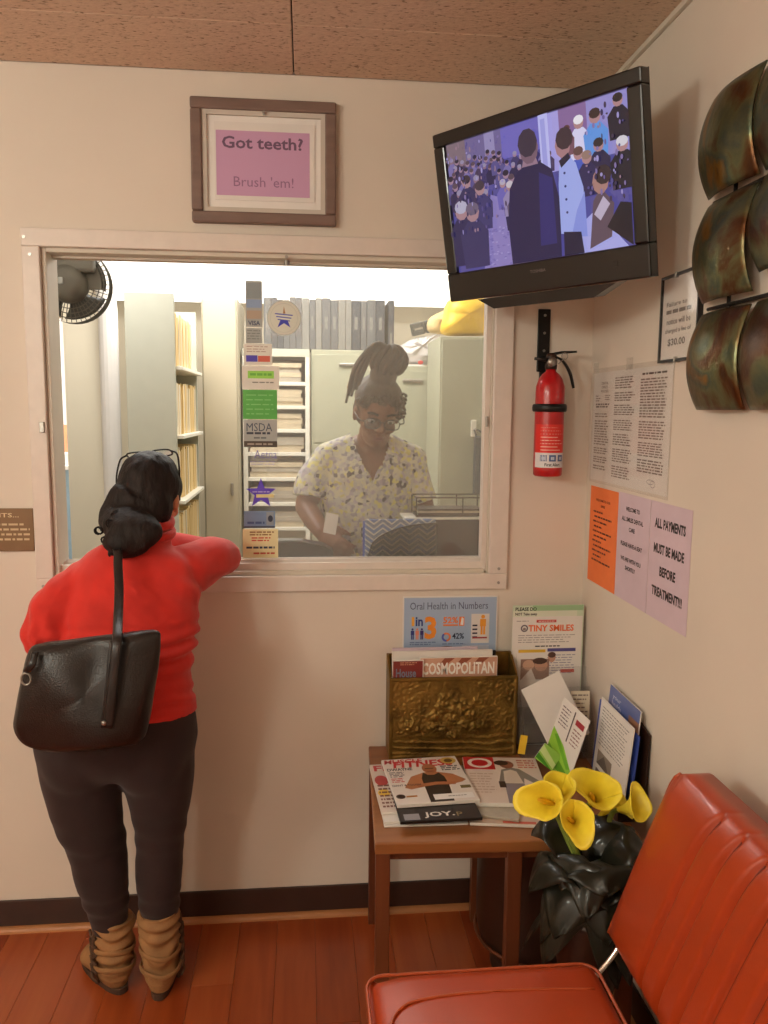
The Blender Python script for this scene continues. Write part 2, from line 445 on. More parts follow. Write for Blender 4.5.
def chevron_mat():
    m = bpy.data.materials.new('chevron'); m.use_nodes = True; MATS['chevron'] = m
    N = m.node_tree.nodes; L = m.node_tree.links; b = N['Principled BSDF']
    tc = N.new('ShaderNodeTexCoord'); sp = N.new('ShaderNodeSeparateXYZ'); L.new(tc.outputs['Object'], sp.inputs[0])
    pp = N.new('ShaderNodeMath'); pp.operation = 'PINGPONG'; pp.inputs[1].default_value = 0.028; L.new(sp.outputs['X'], pp.inputs[0])
    ad = N.new('ShaderNodeMath'); ad.operation = 'MULTIPLY_ADD'; ad.inputs[1].default_value = 0.75; L.new(pp.outputs[0], ad.inputs[0]); L.new(sp.outputs['Z'], ad.inputs[2])
    md = N.new('ShaderNodeMath'); md.operation = 'MODULO'; md.inputs[1].default_value = 0.034; L.new(ad.outputs[0], md.inputs[0])
    dv = N.new('ShaderNodeMath'); dv.operation = 'DIVIDE'; dv.inputs[1].default_value = 0.034; L.new(md.outputs[0], dv.inputs[0])
    rp = ramp_nodes(m, [(0.0, (92, 116, 168)), (0.34, (196, 196, 190)), (0.5, (110, 124, 150)), (0.84, (206, 204, 196))], dv.outputs[0])
    rp.color_ramp.interpolation = 'CONSTANT'; L.new(rp.outputs[0], b.inputs['Base Color']); b.inputs['Roughness'].default_value = 0.45
chevron_mat()
def glass_mat(name, veil, rough, veilcol):
    m = bpy.data.materials.new(name); m.use_nodes = True; MATS[name] = m
    N = m.node_tree.nodes; L = m.node_tree.links; N.remove(N['Principled BSDF']); out = N['Material Output']
    tr = N.new('ShaderNodeBsdfTransparent'); gl = N.new('ShaderNodeBsdfGlossy'); gl.inputs['Roughness'].default_value = rough
    df = N.new('ShaderNodeBsdfDiffuse'); df.inputs['Color'].default_value = veilcol
    tl = N.new('ShaderNodeBsdfTranslucent'); tl.inputs['Color'].default_value = veilcol
    lw = N.new('ShaderNodeLayerWeight'); lw.inputs['Blend'].default_value = 0.5
    pw_ = N.new('ShaderNodeMath'); pw_.operation = 'POWER'; pw_.inputs[1].default_value = 5.0; L.new(lw.outputs['Facing'], pw_.inputs[0])
    fr = N.new('ShaderNodeMath'); fr.operation = 'MULTIPLY_ADD'; fr.inputs[1].default_value = 0.6; fr.inputs[2].default_value = 0.03; L.new(pw_.outputs[0], fr.inputs[0])
    a0 = N.new('ShaderNodeMixShader'); a0.inputs[0].default_value = 0.5; L.new(df.outputs[0], a0.inputs[1]); L.new(tl.outputs[0], a0.inputs[2])
    tc = N.new('ShaderNodeTexCoord'); nz_ = N.new('ShaderNodeTexNoise'); nz_.inputs['Scale'].default_value = 3.0; L.new(tc.outputs['Object'], nz_.inputs['Vector'])
    mr = N.new('ShaderNodeMapRange'); mr.inputs['To Min'].default_value = veil*0.7; mr.inputs['To Max'].default_value = veil*1.3; L.new(nz_.outputs[0], mr.inputs[0])
    a1 = N.new('ShaderNodeMixShader'); L.new(mr.outputs[0], a1.inputs[0]); L.new(tr.outputs[0], a1.inputs[1]); L.new(a0.outputs[0], a1.inputs[2])
    a2 = N.new('ShaderNodeMixShader'); L.new(fr.outputs[0], a2.inputs[0]); L.new(a1.outputs[0], a2.inputs[1]); L.new(gl.outputs[0], a2.inputs[2])
    L.new(a2.outputs[0], out.inputs[0])
glass_mat('window_glass', 0.05, 0.02, (0.8, 0.78, 0.7, 1))  # veil: dust and milky reflections put into a pale diffuse share
glass_mat('acrylic', 0.06, 0.05, (0.9, 0.88, 0.84, 1))
glass_mat('clear_film', 0.07, 0.15, (0.95, 0.9, 0.85, 1))
glass_mat('mesh_veil', 0.2, 0.5, (0.09, 0.085, 0.08, 1))
def tile_mat():
    m = bpy.data.materials.new('ceiling_tile'); m.use_nodes = True; MATS['ceiling_tile'] = m
    N = m.node_tree.nodes; L = m.node_tree.links; b = N['Principled BSDF']
    tc = N.new('ShaderNodeTexCoord'); mp = N.new('ShaderNodeMapping'); mp.inputs['Scale'].default_value = (1, 2.2, 1); L.new(tc.outputs['Object'], mp.inputs[0])
    n1 = N.new('ShaderNodeTexNoise'); n1.inputs['Scale'].default_value = 75; n1.inputs['Detail'].default_value = 3; L.new(mp.outputs[0], n1.inputs['Vector'])
    rp = ramp_nodes(m, [(0.30, (146, 116, 94)), (0.40, (214, 186, 162)), (0.7, (224, 198, 174))], n1.outputs[0]); L.new(rp.outputs[0], b.inputs['Base Color'])
    b.inputs['Roughness'].default_value = 0.9
    bp = N.new('ShaderNodeBump'); bp.inputs['Strength'].default_value = 0.5; bp.inputs['Distance'].default_value = 0.004
    L.new(n1.outputs[0], bp.inputs['Height']); L.new(bp.outputs[0], b.inputs['Normal'])
tile_mat()

# ------------------------------------------------------------------ setting: waiting room
XR, XL, YB, H = 0.834, -3.0, -3.9, 2.44
WX0, WX1, WZ0, WZ1 = -0.707, 0.541, 1.066, 1.972      # window opening
WT = 0.09
def struct(name, bm, m, parent=None, **k):
    o = obj(name, bm, m, parent, **k)
    if parent is None: o['kind'] = 'structure'
    return o
def wall_with_hole(x0, x1, y0, y1, z0, z1, hx0, hx1, hz0, hz1):
    bm = B()
    box(bm, (x0, y0, z0), (hx0, y1, z1)); box(bm, (hx1, y0, z0), (x1, y1, z1))
    box(bm, (hx0, y0, z0), (hx1, y1, hz0)); box(bm, (hx0, y0, hz1), (hx1, y1, z1)); return bm
struct('wall_back', wall_with_hole(XL-0.1, XR, 0, WT, 0, H, WX0, WX1, WZ0, WZ1), 'wall_paint')
struct('wall_right', mk_box((XR, YB, 0), (XR+0.1, WT, H)), 'wall_paint')
struct('wall_left', mk_box((XL-0.1, YB, 0), (XL, 0, H)), 'wall_paint')
struct('wall_rear', mk_box((XL-0.1, YB-0.1, 0), (XR+0.1, YB, H)), 'wall_paint')
fl = struct('floor', mk_box((XL-0.1, YB-0.1, -0.08), (XR+0.1, 0, -0.006)), 'dark_joint')
# planks: rows along Y
pw, pl = 0.112, 0.95
rnd = random.Random(3); me_p = None
x = XL
while x < XR:
    x2 = min(x+pw, XR); y = -0.001 - rnd.random()*pl
    segs = [(-0.001, y)]
    while y > YB: segs.append((y, max(y-pl, YB))); y -= pl
    for a, b_ in segs:
        if a-b_ < 0.02: continue
        full = abs((a-b_)-pl) < 1e-4 and abs(x2-x-pw) < 1e-4
        if full and me_p:
            o = bpy.data.objects.new('plank', me_p); C.objects.link(o); o.parent = fl
            o.location = V(((x+x2)/2, (a+b_)/2, 0)) - ORG[fl.name]
        else:
            bm = mk_box((-(x2-x)/2+0.0003, -(a-b_)/2+0.0003, -0.006), ((x2-x)/2-0.0003, (a-b_)/2-0.0003, 0), r=0.0006, seg=1)
            me = bpy.data.meshes.new('plank'); bm.to_mesh(me); bm.free(); me.materials.append(MATS['floor_wood'])
            if full: me_p = me
            o = bpy.data.objects.new('plank', me); C.objects.link(o); o.parent = fl
            o.location = V(((x+x2)/2, (a+b_)/2, 0)) - ORG[fl.name]
    x += pw
cl = struct('ceiling', mk_box((XL-0.1, YB-0.1, H+0.008), (XR+0.1, 0, H+0.08)), 'dark_joint')
# acoustic tiles 0.61 x 1.22, first row cut at the wall
tx0, ty = -0.028, [-0.0, -0.29]
while ty[-1] > YB: ty.append(ty[-1]-0.61)
k = 0
for a, b_ in zip(ty, ty[1:]):
    xx = tx0-3*1.22
    while xx < XR:
        x0, x1, b2 = max(xx, XL), min(xx+1.22, XR), max(b_, YB)
        if x1-x0 > 0.02 and a-b2 > 0.02:
            obj('ceiling_tile', mk_box((x0+0.0016, b2+0.0016, H), (x1-0.0016, a-0.0016, H+0.008), r=0.002, seg=1), 'ceiling_tile', cl)
        xx += 1.22
struct('trim_1', mk_box((XR-0.012, YB, H-0.014), (XR, -0.001, H-0.0005), r=0.002), 'jamb_paint')
struct('baseboard_back', mk_box((XL, -0.008, 0.012), (XR, 0, 0.095), r=0.002), 'baseboard_vinyl')
struct('baseboard_right', mk_box((XR-0.008, YB, 0.012), (XR, -0.009, 0.095), r=0.002), 'baseboard_vinyl')
bm = B(); limb(bm, [(XL, -0.008, 0.0), (XR-0.01, -0.008, 0.0)], (0.016, 0.016), seg=16, side=(0,0,1)); struct('trim_2', bm, 'shoe_wood')
bm = B(); limb(bm, [(XR-0.008, YB, 0.0), (XR-0.008, -0.01, 0.0)], (0.016, 0.016), seg=16, side=(0,0,1)); struct('trim_3', bm, 'shoe_wood')

# ---- service window
win = root('window_1', 'wide white-framed reception window with sliding glass panes', 'window', ((WX0+WX1)/2, 0, WZ0)); win['kind'] = 'structure'
FO = -0.016
for lo, hi in (((-0.754, FO, 1.972), (0.596, 0, 2.020)), ((-0.754, FO, 1.020), (0.596, 0, 1.066)), ((-0.754, FO, 1.066), (-0.707, 0, 1.972)), ((0.541, FO, 1.066), (0.596, 0, 1.972))):
    obj('frame_board', mk_box(lo, hi, r=0.003), 'frame_alu', win)
for nm, lo, hi in (('jamb', (WX0, 0, WZ0), (WX0+0.012, WT+0.01, WZ1)), ('jamb', (WX1-0.004, 0, WZ0), (WX1, WT+0.01, WZ1)), ('head', (WX0+0.012, 0, WZ1-0.012), (WX1-0.012, WT+0.01, WZ1)), ('sill', (WX0+0.012, -0.0, WZ0), (WX1-0.012, WT+0.01, WZ0+0.012))):
    obj(nm, mk_box(lo, hi, r=0.002), 'jamb_paint', win)
bm = B(); box(bm, (WX0+0.012, 0.018, WZ0+0.012), (WX1-0.012, 0.03, 1.098)); box(bm, (WX0+0.012, 0.05, WZ0+0.012), (WX1-0.012, 0.056, 1.104)); box(bm, (WX0+0.012, 0.075, WZ0+0.012), (WX1-0.012, 0.083, 1.104))
obj('bottom_track', bm, 'frame_alu', win)
bm = B(); box(bm, (WX0+0.012, 0.05, 1.954), (WX1-0.012, 0.056, 1.960)); box(bm, (WX0+0.012, 0.075, 1.954), (WX1-0.012, 0.081, 1.960)); obj('top_track', bm, 'jamb_paint', win)
bm = B(); box(bm, (0.522, 0.012, 1.07), (0.5365, 0.026, 1.96)); box(bm, (0.526, 0.05, 1.07), (0.5365, 0.07, 1.96)); obj('side_channel', bm, 'frame_alu', win)
obj('pane', mk_box((-0.183, 0.060, 1.09), (0.526, 0.065, 1.955)), 'window_glass', win)
obj('pane', mk_box((-0.115, 0.086, 1.09), (0.526, 0.091, 1.955)), 'window_glass', win)
for p in ((-0.745, 1.995), (-0.731, 1.95), (0.57, 1.082), (0.57, 1.040), (-0.735, 1.045), (-0.05, 1.962)):
    bm = B(); limb(bm, [(p[0], FO-0.0015, p[1]), (p[0], FO+0.004, p[1])], 0.0045, seg=10); obj('screw', bm, 'steel', win)
bm = B(); limb(bm, [(-0.05, 0.02, 1.957), (-0.05, 0.02, 1.945)], 0.008, seg=14); obj('stop_knob', bm, 'steel', win)
obj('latch', mk_box((-0.726, FO-0.006, 1.475), (-0.712, FO, 1.505), r=0.002), 'steel', win)
obj('latch', mk_box((0.524, 0.004, 1.50), (0.532, 0.0115, 1.53), r=0.002), 'steel', win)

# ------------------------------------------------------------------ setting: office behind the window
OXL, OXR, OYB = -1.28, 1.15, 2.45
struct('wall_office_back', wall_with_hole(-2.6, OXR+0.1, OYB, OYB+0.1, 0, H, -1.43, -1.33, -0.01, 2.05), 'office_paint')
struct('wall_office_right', mk_box((OXR, WT, 0), (OXR+0.1, OYB, H)), 'office_paint')
struct('wall_office_left', mk_box((-2.6, WT, 0), (-2.5, OYB+1.8, H)), 'office_paint')
struct('wall_hall_back', mk_box((-2.6, OYB+1.7, 0), (0, OYB+1.8, H)), 'hall_white')
struct('wall_hall_right', mk_box((-0.1, OYB+0.1, 0), (0, OYB+1.7, H)), 'hall_white')
struct('floor_office', mk_box((-2.6, 0, -0.08), (OXR+0.1, OYB+1.8, 0)), 'office_floor')
struct('ceiling_office', mk_box((-2.6, WT, H), (OXR+0.1, OYB+1.8, H+0.08)), 'white_paint')
# white column (door casing edge) and cream wing wall on the left
struct('wall_office_wing', mk_box((-1.12, 1.62, 0), (-0.93, 1.74, H)), 'office_paint')
bm = B(); limb(bm, [(-0.91, 1.60, 0), (-0.91, 1.60, 2.0), (-0.93, 1.60, 2.2), (-1.0, 1.60, 2.4)], (0.045, 0.03), seg=16); struct('trim_4', bm, 'white_paint')
struct('trim_5', mk_box((-1.33, OYB-0.02, 0), (-1.27, OYB, 2.10), r=0.004), 'office_paint')
# ------------------------------------------------------------------ waiting room globe lights; the farther one is added for fill
for lt, nm_ in ((LIGHT_A, 'white opal globe pendant nearer the reception window'), (FILL_LIGHT_B, 'added white globe giving fill light, farther from the reception window')):
    cx, cy, cz = lt
    t = root('globe_light', nm_, 'light', (cx, cy, cz-GLOBE_R))
    bm = B(); ell(bm, lt, GLOBE_R, sub=4); obj('globe', bm, 'diffuser_room', t, smooth=True)
    bm = B(); lathe(bm, [(0.055, cz+GLOBE_R-0.012), (0.055, cz+GLOBE_R+0.015), (0.02, cz+GLOBE_R+0.03)], (cx, cy, 0), 24); obj('collar', bm, 'steel', t, smooth=True)
    bm = B(); limb(bm, [(cx, cy, cz+GLOBE_R+0.03), (cx, cy, H-0.02)], 0.005, seg=10); obj('rod', bm, 'steel', t, smooth=True)
    bm = B(); lathe(bm, [(0.06, H-0.02), (0.06, H-0.0005)], (cx, cy, 0), 24); obj('canopy', bm, 'steel', t, smooth=True)

# ------------------------------------------------------------------ chair
t = root('vinyl_chair', 'burnt orange vinyl waiting chair with channel-stitched backrest against the wall', 'chair', (0.38, -1.15, 0))
SY0, SY1 = -1.42, -0.87
bm = B()
def seat_fn():
    t_ = bmesh.new(); bmesh.ops.create_cube(t_, size=1)
    for v in t_.verts: v.co = V((0.345+v.co.x*0.46, (SY0+SY1)/2+v.co.y*(SY1-SY0), 0.405+v.co.z*0.095))
    bmesh.ops.bevel(t_, geom=list(t_.edges), offset=0.034, segments=5, affect='EDGES', profile=0.6)
    return t_
sb = seat_fn()
bmesh.ops.subdivide_edges(sb, edges=[e for e in sb.edges if e.calc_length() > 0.2], cuts=10, use_grid_fill=True)
for v in sb.verts:
    if v.co.z > 0.44:
        u = (v.co.x-0.125)/0.46; w_ = (v.co.y-SY0)/(SY1-SY0)
        v.co.z += 0.018*math.sin(PI*min(max(u, 0), 1))*math.sin(PI*min(max(w_, 0), 1))
        if u < 0.15: v.co.z -= 0.012*(0.15-u)/0.15
seat = obj('seat', sb, 'vinyl', t, smooth=True)
def loop_rect(z, ins, r=0.035, xs=(0.115, 0.575)):
    x0, x1, y0, y1 = xs[0]+ins, xs[1]-ins, SY0+ins, SY1-ins; out = []
    for cx_, cy_, a0 in ((x1-r, y1-r, 0), (x0+r, y1-r, 90), (x0+r, y0+r, 180), (x1-r, y0+r, 270)):
        for k in range(6): a = math.radians(a0+18*k); out.append((cx_+r*math.cos(a), cy_+r*math.sin(a), z))
    return out
bm = B(); limb(bm, loop_rect(0.443, -0.001), 0.0035, seg=8, side=(0,0,1), closed=True); obj('piping', bm, 'vinyl_piping', seat, smooth=True)
def seat_z(x, y):
    u = (x-0.115)/0.46; w_ = (y-SY0)/(SY1-SY0); return 0.4525+0.018*math.sin(PI*u)*math.sin(PI*w_)-(0.012*(0.15-u)/0.15 if u < 0.15 else 0)
bm = B(); sp_ = spline([(0.140, -1.10, 0), (0.146, -1.02, 0), (0.172, -0.972, 0), (0.24, -0.955, 0), (0.38, -0.952, 0), (0.545, -0.955, 0)], 8); limb(bm, [(p.x, p.y, seat_z(p.x, p.y)+0.001) for p in sp_], 0.0026, seg=8); obj('seam', bm, 'vinyl_piping', seat, smooth=True)
# backrest: thick reclined pad with channels
BX0, BZ0, BZ1, SL = 0.622, 0.474, 0.880, 0.195
BY0, BY1 = -1.42, -0.822
seams = [BY1-0.178-0.066*k for k in range(6)]
def back_front(u, v):
    y = BY1+(BY0-BY1)*u; z = BZ0+(BZ1-BZ0)*v
    d = 0.0
    for s in seams: d = max(d, 0.014*math.exp(-((y-s)/0.007)**2))
    e = min(u, 1-u)*0.565; f = min(v, 1-v)*0.41
    puff = 0.032*(1-math.exp(-e/0.022))*(1-math.exp(-f/0.03))
    x = BX0+SL*(z-BZ0)-puff+d*min(1, f/0.02)
    # rounded corners
    rc = 0.04
    a = max(0, rc-u*0.585); b = max(0, rc-(1-v)*0.404)
    if a > 0 and b > 0:
        k_ = max(a, b)/math.hypot(a, b); y -= a*(1-k_); z -= b*(1-k_)
    return V((x, y-0.25*(z-BZ0), z))
bm = B(); grid(bm, 150, 40, back_front)
fs = list(bm.faces)
ed = [e for e in bm.edges if e.is_boundary]
ex = bmesh.ops.extrude_edge_only(bm, edges=ed)
nv = [g for g in ex['geom'] if isinstance(g, bmesh.types.BMVert)]
for v in nv: v.co.x += 0.05
ne = [g for g in ex['geom'] if isinstance(g, bmesh.types.BMEdge) and g.is_boundary]
bmesh.ops.contextual_create(bm, geom=ne)
back = obj('backrest', bm, 'vinyl', t, smooth=True)
for s in seams[:]:
    bm = B(); limb(bm, [back_front((s-BY1)/(BY0-BY1), v/24)+V((-0.0012, 0, 0)) for v in range(2, 24)], 0.0016, seg=6); obj('seam', bm, 'vinyl_seam', back)
bm = B(); limb(bm, [back_front(0.0, v/20)+V((0.002, 0.001, 0)) for v in range(0, 21)], 0.004, seg=8); obj('piping', bm, 'vinyl_piping', back, smooth=True)
# chrome frame
for y in (SY1-0.005, SY0+0.02):
    bm = B(); slimb(bm, [(0.675, y+0.014, 0.56), (0.655, y+0.02, 0.505), (0.615, y+0.012, 0.45), (0.575, y+0.0, 0.41), (0.54, y-0.03, 0.365)], 0.0055, 5, seg=10); obj('back_support', bm, 'chrome', t, smooth=True)
for x in (0.17, 0.56):
    for y in (SY0+0.06, SY1-0.06):
        bm = B(); limb(bm, [(x, y, 0.36), (x+(0.02 if x > 0.3 else -0.02), y, 0.0)], 0.013, seg=12); obj('leg', bm, 'chrome', t, smooth=True)
for y in (SY0+0.06, SY1-0.06):
    bm = B(); limb(bm, [(0.15, y, 0.345), (0.58, y, 0.345)], 0.013, seg=12); obj('seat_rail', bm, 'chrome', t, smooth=True)
obj('seat_pan', mk_box((0.16, SY0+0.04, 0.352), (0.56, SY1-0.04, 0.36)), 'dark_brown', t)
obj('back_panel', mk_box((0.70, SY0+0.05, 0.40), (0.72, SY1-0.05, 0.62), xf((0,0,0)), r=0.004), 'dark_brown', t)

# ------------------------------------------------------------------ side table
TZ = 0.55
t = root('side_table', 'low brown wooden side table with square legs in the corner', 'table', (0.495, -0.3, 0))
TR = Matrix.Translation(V((0.186, -0.03, 0))) @ Matrix.Rotation(math.radians(-2.9), 4, 'Z') @ Matrix.Translation(V((-0.166, 0.024, 0)))
obj('table_top', mk_box((0.165, -0.565, TZ-0.030), (0.795, -0.022, TZ), TR, r=0.004), 'table_wood', t)
bm = B(); box(bm, (0.185, -0.55, TZ-0.05), (0.78, -0.535, TZ-0.03), TR); box(bm, (0.185, -0.06, TZ-0.05), (0.78, -0.045, TZ-0.03), TR); box(bm, (0.18, -0.53, TZ-0.05), (0.195, -0.062, TZ-0.03), TR); obj('apron', bm, 'table_leg_wood', t)
for x in (0.167, 0.478, 0.758):
    for y in (-0.562, -0.062):
        obj('leg', mk_box((x, y, 0), (x+0.034, y+0.034, TZ-0.03), TR, r=0.002), 'table_leg_wood', t)

# dark round tub under the table
t = root('round_tub', 'dark brown round tub with tapered bottom standing under the side table', 'tub', (0.645, -0.27, 0))
bm = B(); lathe(bm, [(0.10, 0.03), (0.128, 0.045), (0.165, 0.10), (0.172, 0.14), (0.172, 0.40), (0.176, 0.405), (0.176, 0.425), (0.166, 0.43), (0.16, 0.40), (0.15, 0.16)], (0.645, -0.27, 0), 48); obj('body', bm, 'dark_brown', t, smooth=True)
bm = B(); lathe(bm, [(0.13, 0.0), (0.13, 0.012), (0.11, 0.03), (0.10, 0.05)], (0.645, -0.27, 0), 40); obj('foot', bm, 'pot_brown', t, smooth=True)
bm = B(); limb(bm, [(0.645+0.1735*math.cos(a*PI/24), -0.27+0.1735*math.sin(a*PI/24), 0.105) for a in range(48)], 0.005, seg=8, closed=True, side=(0,0,1)); obj('band', bm, 'table_leg_wood', t, smooth=True)

# ------------------------------------------------------------------ calla lilies in a pot
PX, PY = 0.625, -0.703
t = root('potted_lilies', 'yellow calla lilies over glossy dark leaves in a brown pot beside the chair', 'plant', (PX, PY, 0))
bm = B(); lathe(bm, [(0.055, 0.0), (0.062, 0.01), (0.052, 0.05), (0.055, 0.2), (0.07, 0.36), (0.085, 0.44), (0.088, 0.46), (0.08, 0.46), (0.068, 0.38), (0.05, 0.3)], (PX, PY, 0), 40); obj('pot', bm, 'pot_brown', t, smooth=True)
rnd = random.Random(11)
def leaf(base, az, reach, rise, droop, wd, tilt):
    ax = V((math.cos(az), math.sin(az), 0)); sd = V((-ax.y, ax.x, 0))
    bm = B()
    def fn(u, v):
        c = V(base)+ax*(reach*u)+V((0, 0, rise*math.sin(PI*min(u*0.75, 1))-droop*u*u))
        wv = wd*(math.sin(PI*min(1, u**0.7))**0.75)+0.002
        s = (v-0.5)*2
        return c+sd*(s*wv)+V((0, 0, -0.35*wv*abs(s)+0.006*math.sin(9*u+4*s)+tilt*s*wv))
    grid(bm, 14, 8, fn, 0.0012)
    return obj('leaf', bm, 'dark_leaf', t, smooth=True)
for k in range(30):
    az = k*2.4+rnd.random()*0.5; lv = k/30
    if 0.2 < math.sin(az) and rnd.random() < 0.3: az = -az
    rc_ = 0.085+0.05*rnd.random()
    if math.sin(az) < -0.5: rc_ *= 0.85
    if math.cos(az) > 0.55: rc_ = min(rc_, 0.10)
    leaf((PX+0.02*math.cos(az), PY+0.02*math.sin(az), 0.43+0.14*lv), az, rc_, 0.05+0.05*rnd.random(), 0.15*(1-lv)+0.05*rnd.random(), 0.05+0.03*rnd.random(), 0.3*(rnd.random()-0.5))
def lily(mouth, direc, size, spin=0.0, stem_to=None):
    """spathe: flared funnel with one pointed, curled lip"""
    d = V(direc).normalized(); up = V((0, 0, 1)); s = d.cross(up).normalized(); u_ = s.cross(d)
    R = Matrix((s, u_, d)).transposed(); mth = V(mouth)
    bm = B()
    def fn(a, b):
        an = 2*PI*a+spin; tip = max(0, math.cos(2*PI*(a-0.5)))**6
        r = size*(0.13+0.87*b**1.7)*(0.72+0.10*math.cos(an*1)+0.55*tip*b*b)
        h = -size*1.5*(1-b)**1.1 + size*0.16*b**4*math.sin(2*an+1.0) - size*0.12*tip*b**3
        q = V((r*math.cos(an), r*math.sin(an), h))
        if b > 0.85: q *= 1+0.02*math.sin(7*an)
        return mth+R @ q
    grid(bm, 36, 14, fn, 0.0016)
    bmesh.ops.remove_doubles(bm, verts=bm.verts, dist=1e-6)
    f = obj('flower', bm, 'lily_yellow', t, smooth=True)
    bm = B(); limb(bm, [mth+R @ V((0.1*size*k_, 0, -size*1.2+size*k_*0.22)) for k_ in range(5)], [0.10*size, 0.11*size, 0.11*size, 0.10*size, 0.05*size], seg=10); obj('spadix', bm, 'lily_spadix', f, smooth=True)
    b0 = mth+R @ V((0, 0, -size*1.42))
    bm = B(); slimb(bm, [b0, b0+(-d)*0.03+V((0, 0, -0.02)), V((PX+0.02*d.x, PY+0.02*d.y, 0.50)), V((PX, PY, 0.42))], [0.13*size, 0.006, 0.006, 0.006], 5, seg=10); obj('stem', bm, 'lily_stem', t, smooth=True)
lily(at(547, 801, -0.745), (-0.42, -0.68, 0.46), 0.056, 2.9)
lily(at(562, 785, -0.68), (-0.10, -0.55, 0.80), 0.050, 2.0)
lily(at(579, 817, -0.79), (-0.08, -0.72, 0.55), 0.050, 1.4)
lily(at(604, 789, -0.68), (0.05, -0.62, 0.66), 0.062, 3.6)
lily(at(618, 798, -0.64), (0.55, -0.2, 0.75), 0.042, 1.6)
lily(at(641, 806, -0.72), (0.40, -0.68, 0.45), 0.044, 5.2)

# ------------------------------------------------------------------ brass magazine box, its magazines, the poster behind
BX, BXE, BYF, BYB = 0.236, 0.608, -0.125, -0.03
t = root('magazine_box', 'embossed brass magazine box with figures in relief and arched handle', 'magazine rack', ((BX+BXE)/2, -0.08, TZ))
GZ = 0.24
figs = [(-0.03, 0.055, 0.015), (-0.035, 0.03, 0.024), (-0.055, 0.0, 0.022), (0.005, 0.045, 0.013), (0.03, 0.04, 0.014), (0.05, 0.03, 0.013), (0.02, 0.015, 0.022), (0.05, 0.0, 0.02), (-0.005, -0.01, 0.02), (0.0, 0.02, 0.018), (-0.03, -0.035, 0.022), (0.03, -0.03, 0.02), (0.06, -0.035, 0.016), (-0.06, -0.03, 0.02), (-0.12, -0.025, 0.022), (-0.105, -0.035, 0.012), (0.0, -0.055, 0.02), (-0.01, 0.06, 0.009), (0.065, 0.045, 0.009)]
def relief(u, v):
    x = BX+(BXE-BX)*u; z = TZ+GZ*v
    lx = x-(BX+BXE)/2; lz = z-(TZ+GZ/2)-0.005
    h = 0.0
    for fx, fz, fr in figs:
        q = ((lx-fx)**2+(lz-fz)**2)/(fr*fr)
        if q < 4: h = max(h, 0.010*math.exp(-q*1.5)*(0.7+fr*10))
    h += 0.0055*nz((x, 0, z), 130)*(1 if h > 0.003 else 0.3)
    if lz < -0.05: h += 0.0018*math.sin(lz*300+lx*18+3*nz((x, 0, z), 14))*min(1, (-0.05-lz)*40)
    elif abs(lx) > 0.07: h += 0.003*abs(nz((x, 3, z*0.45), 60))+0.002*nz((x, 9, z), 140)
    e = min(u, 1-u)*0.372; f = min(v, 1-v)*GZ
    if min(e, f) < 0.008: h = 0.004
    return V((x, BYF-h, z))
bm = B(); grid(bm, 150, 96, relief, None)
obj('front_panel', bm, 'brass', t, smooth=True)
obj('front_backing', mk_box((BX, BYF+0.0005, TZ), (BXE, BYF+0.006, TZ+GZ), r=0.001), 'brass', t)
for x in (BX, BXE-0.006):
    bm = B(); prism(bm, [(BYF+0.006, TZ), (BYB, TZ), (BYB, TZ+0.285), (BYB-0.02, TZ+0.285), (BYF+0.006, TZ+0.245)], lambda a, b, X=x: V((X, a, b)), lambda a, b, X=x: V((X+0.006, a, b))); obj('side_panel', bm, 'brass', t)
obj('back_panel', mk_box((BX+0.006, BYB-0.006, TZ), (BXE-0.006, BYB, TZ+0.285)), 'brass', t)
obj('bottom_panel', mk_box((BX+0.006, BYF+0.006, TZ), (BXE-0.006, BYB-0.006, TZ+0.006)), 'brass', t)
bm = B(); cxm = (BX+BXE)/2-0.01
limb(bm, [(cxm+0.062*math.cos(a*PI/14), -0.052, TZ+0.255+0.05*math.sin(a*PI/14)) for a in range(15)], (0.004, 0.008), seg=10, side=(0,0,1)); obj('handle', bm, 'brass', t, smooth=True)

def slab_mag(name, label, x0, x1, y, top, m, th=0.006, lean=0.0, z0=TZ+0.0075, group='magazines standing in the brass box'):
    o = obj(name, mk_box((x0, y, z0), (x1, y+th, top), r=0.001, seg=1), m, None, label, 'magazine', group); return o
m1 = slab_mag('magazine', 'magazine with dark red cover titled House in the brass box', 0.245, 0.335, -0.113, 0.838, 'paper_gloss', 0.007)
c = Canvas(); c.rect(0, 0, 0.085, 0.27, (128, 52, 48)); c.text('House', 0.008, 0.222, 0.058, 0.026, (120, 132, 150), 0.02); c.lines(0.02, 0.257, 0.07, 0.268, 2, (200, 150, 120), word=0.008)
c.build('cover_print', plane((0.247, -0.113, 0.566), (1,0,0), (0,0,1)), m1, 'glossy_print')
m2 = slab_mag('magazine', 'magazine lettered COSMOPOLITAN on a peach cover in the brass box', 0.325, 0.552, -0.104, 0.842, 'paper_gloss', 0.009)
c = Canvas(); c.rect(0, 0, 0.223, 0.274, (206, 160, 136))
for k in range(3): c.poly([(0.05+0.05*k, 0.25), (0.07+0.05*k, 0.25), (0.10+0.05*k, 0.274), (0.07+0.05*k, 0.274)], (150, 84, 62))
c.text('COSMOPOLITAN', 0.004, 0.225, 0.212, 0.036, (240, 236, 228), 0.03)
c.build('cover_print', plane((0.327, -0.104, 0.566), (1,0,0), (0,0,1)), m2, 'glossy_print')
slab_mag('magazine', 'white magazine standing behind the COSMOPOLITAN one', 0.246, 0.54, -0.091, 0.858, 'paper_gloss', 0.007)
slab_mag('magazine', 'black covered magazine in the brass box', 0.32, 0.552, -0.081, 0.853, 'black_plastic', 0.005)
slab_mag('magazine', 'pale lilac magazine hindmost in the brass box', 0.248, 0.50, -0.072, 0.862, 'paper_lavender', 0.006)

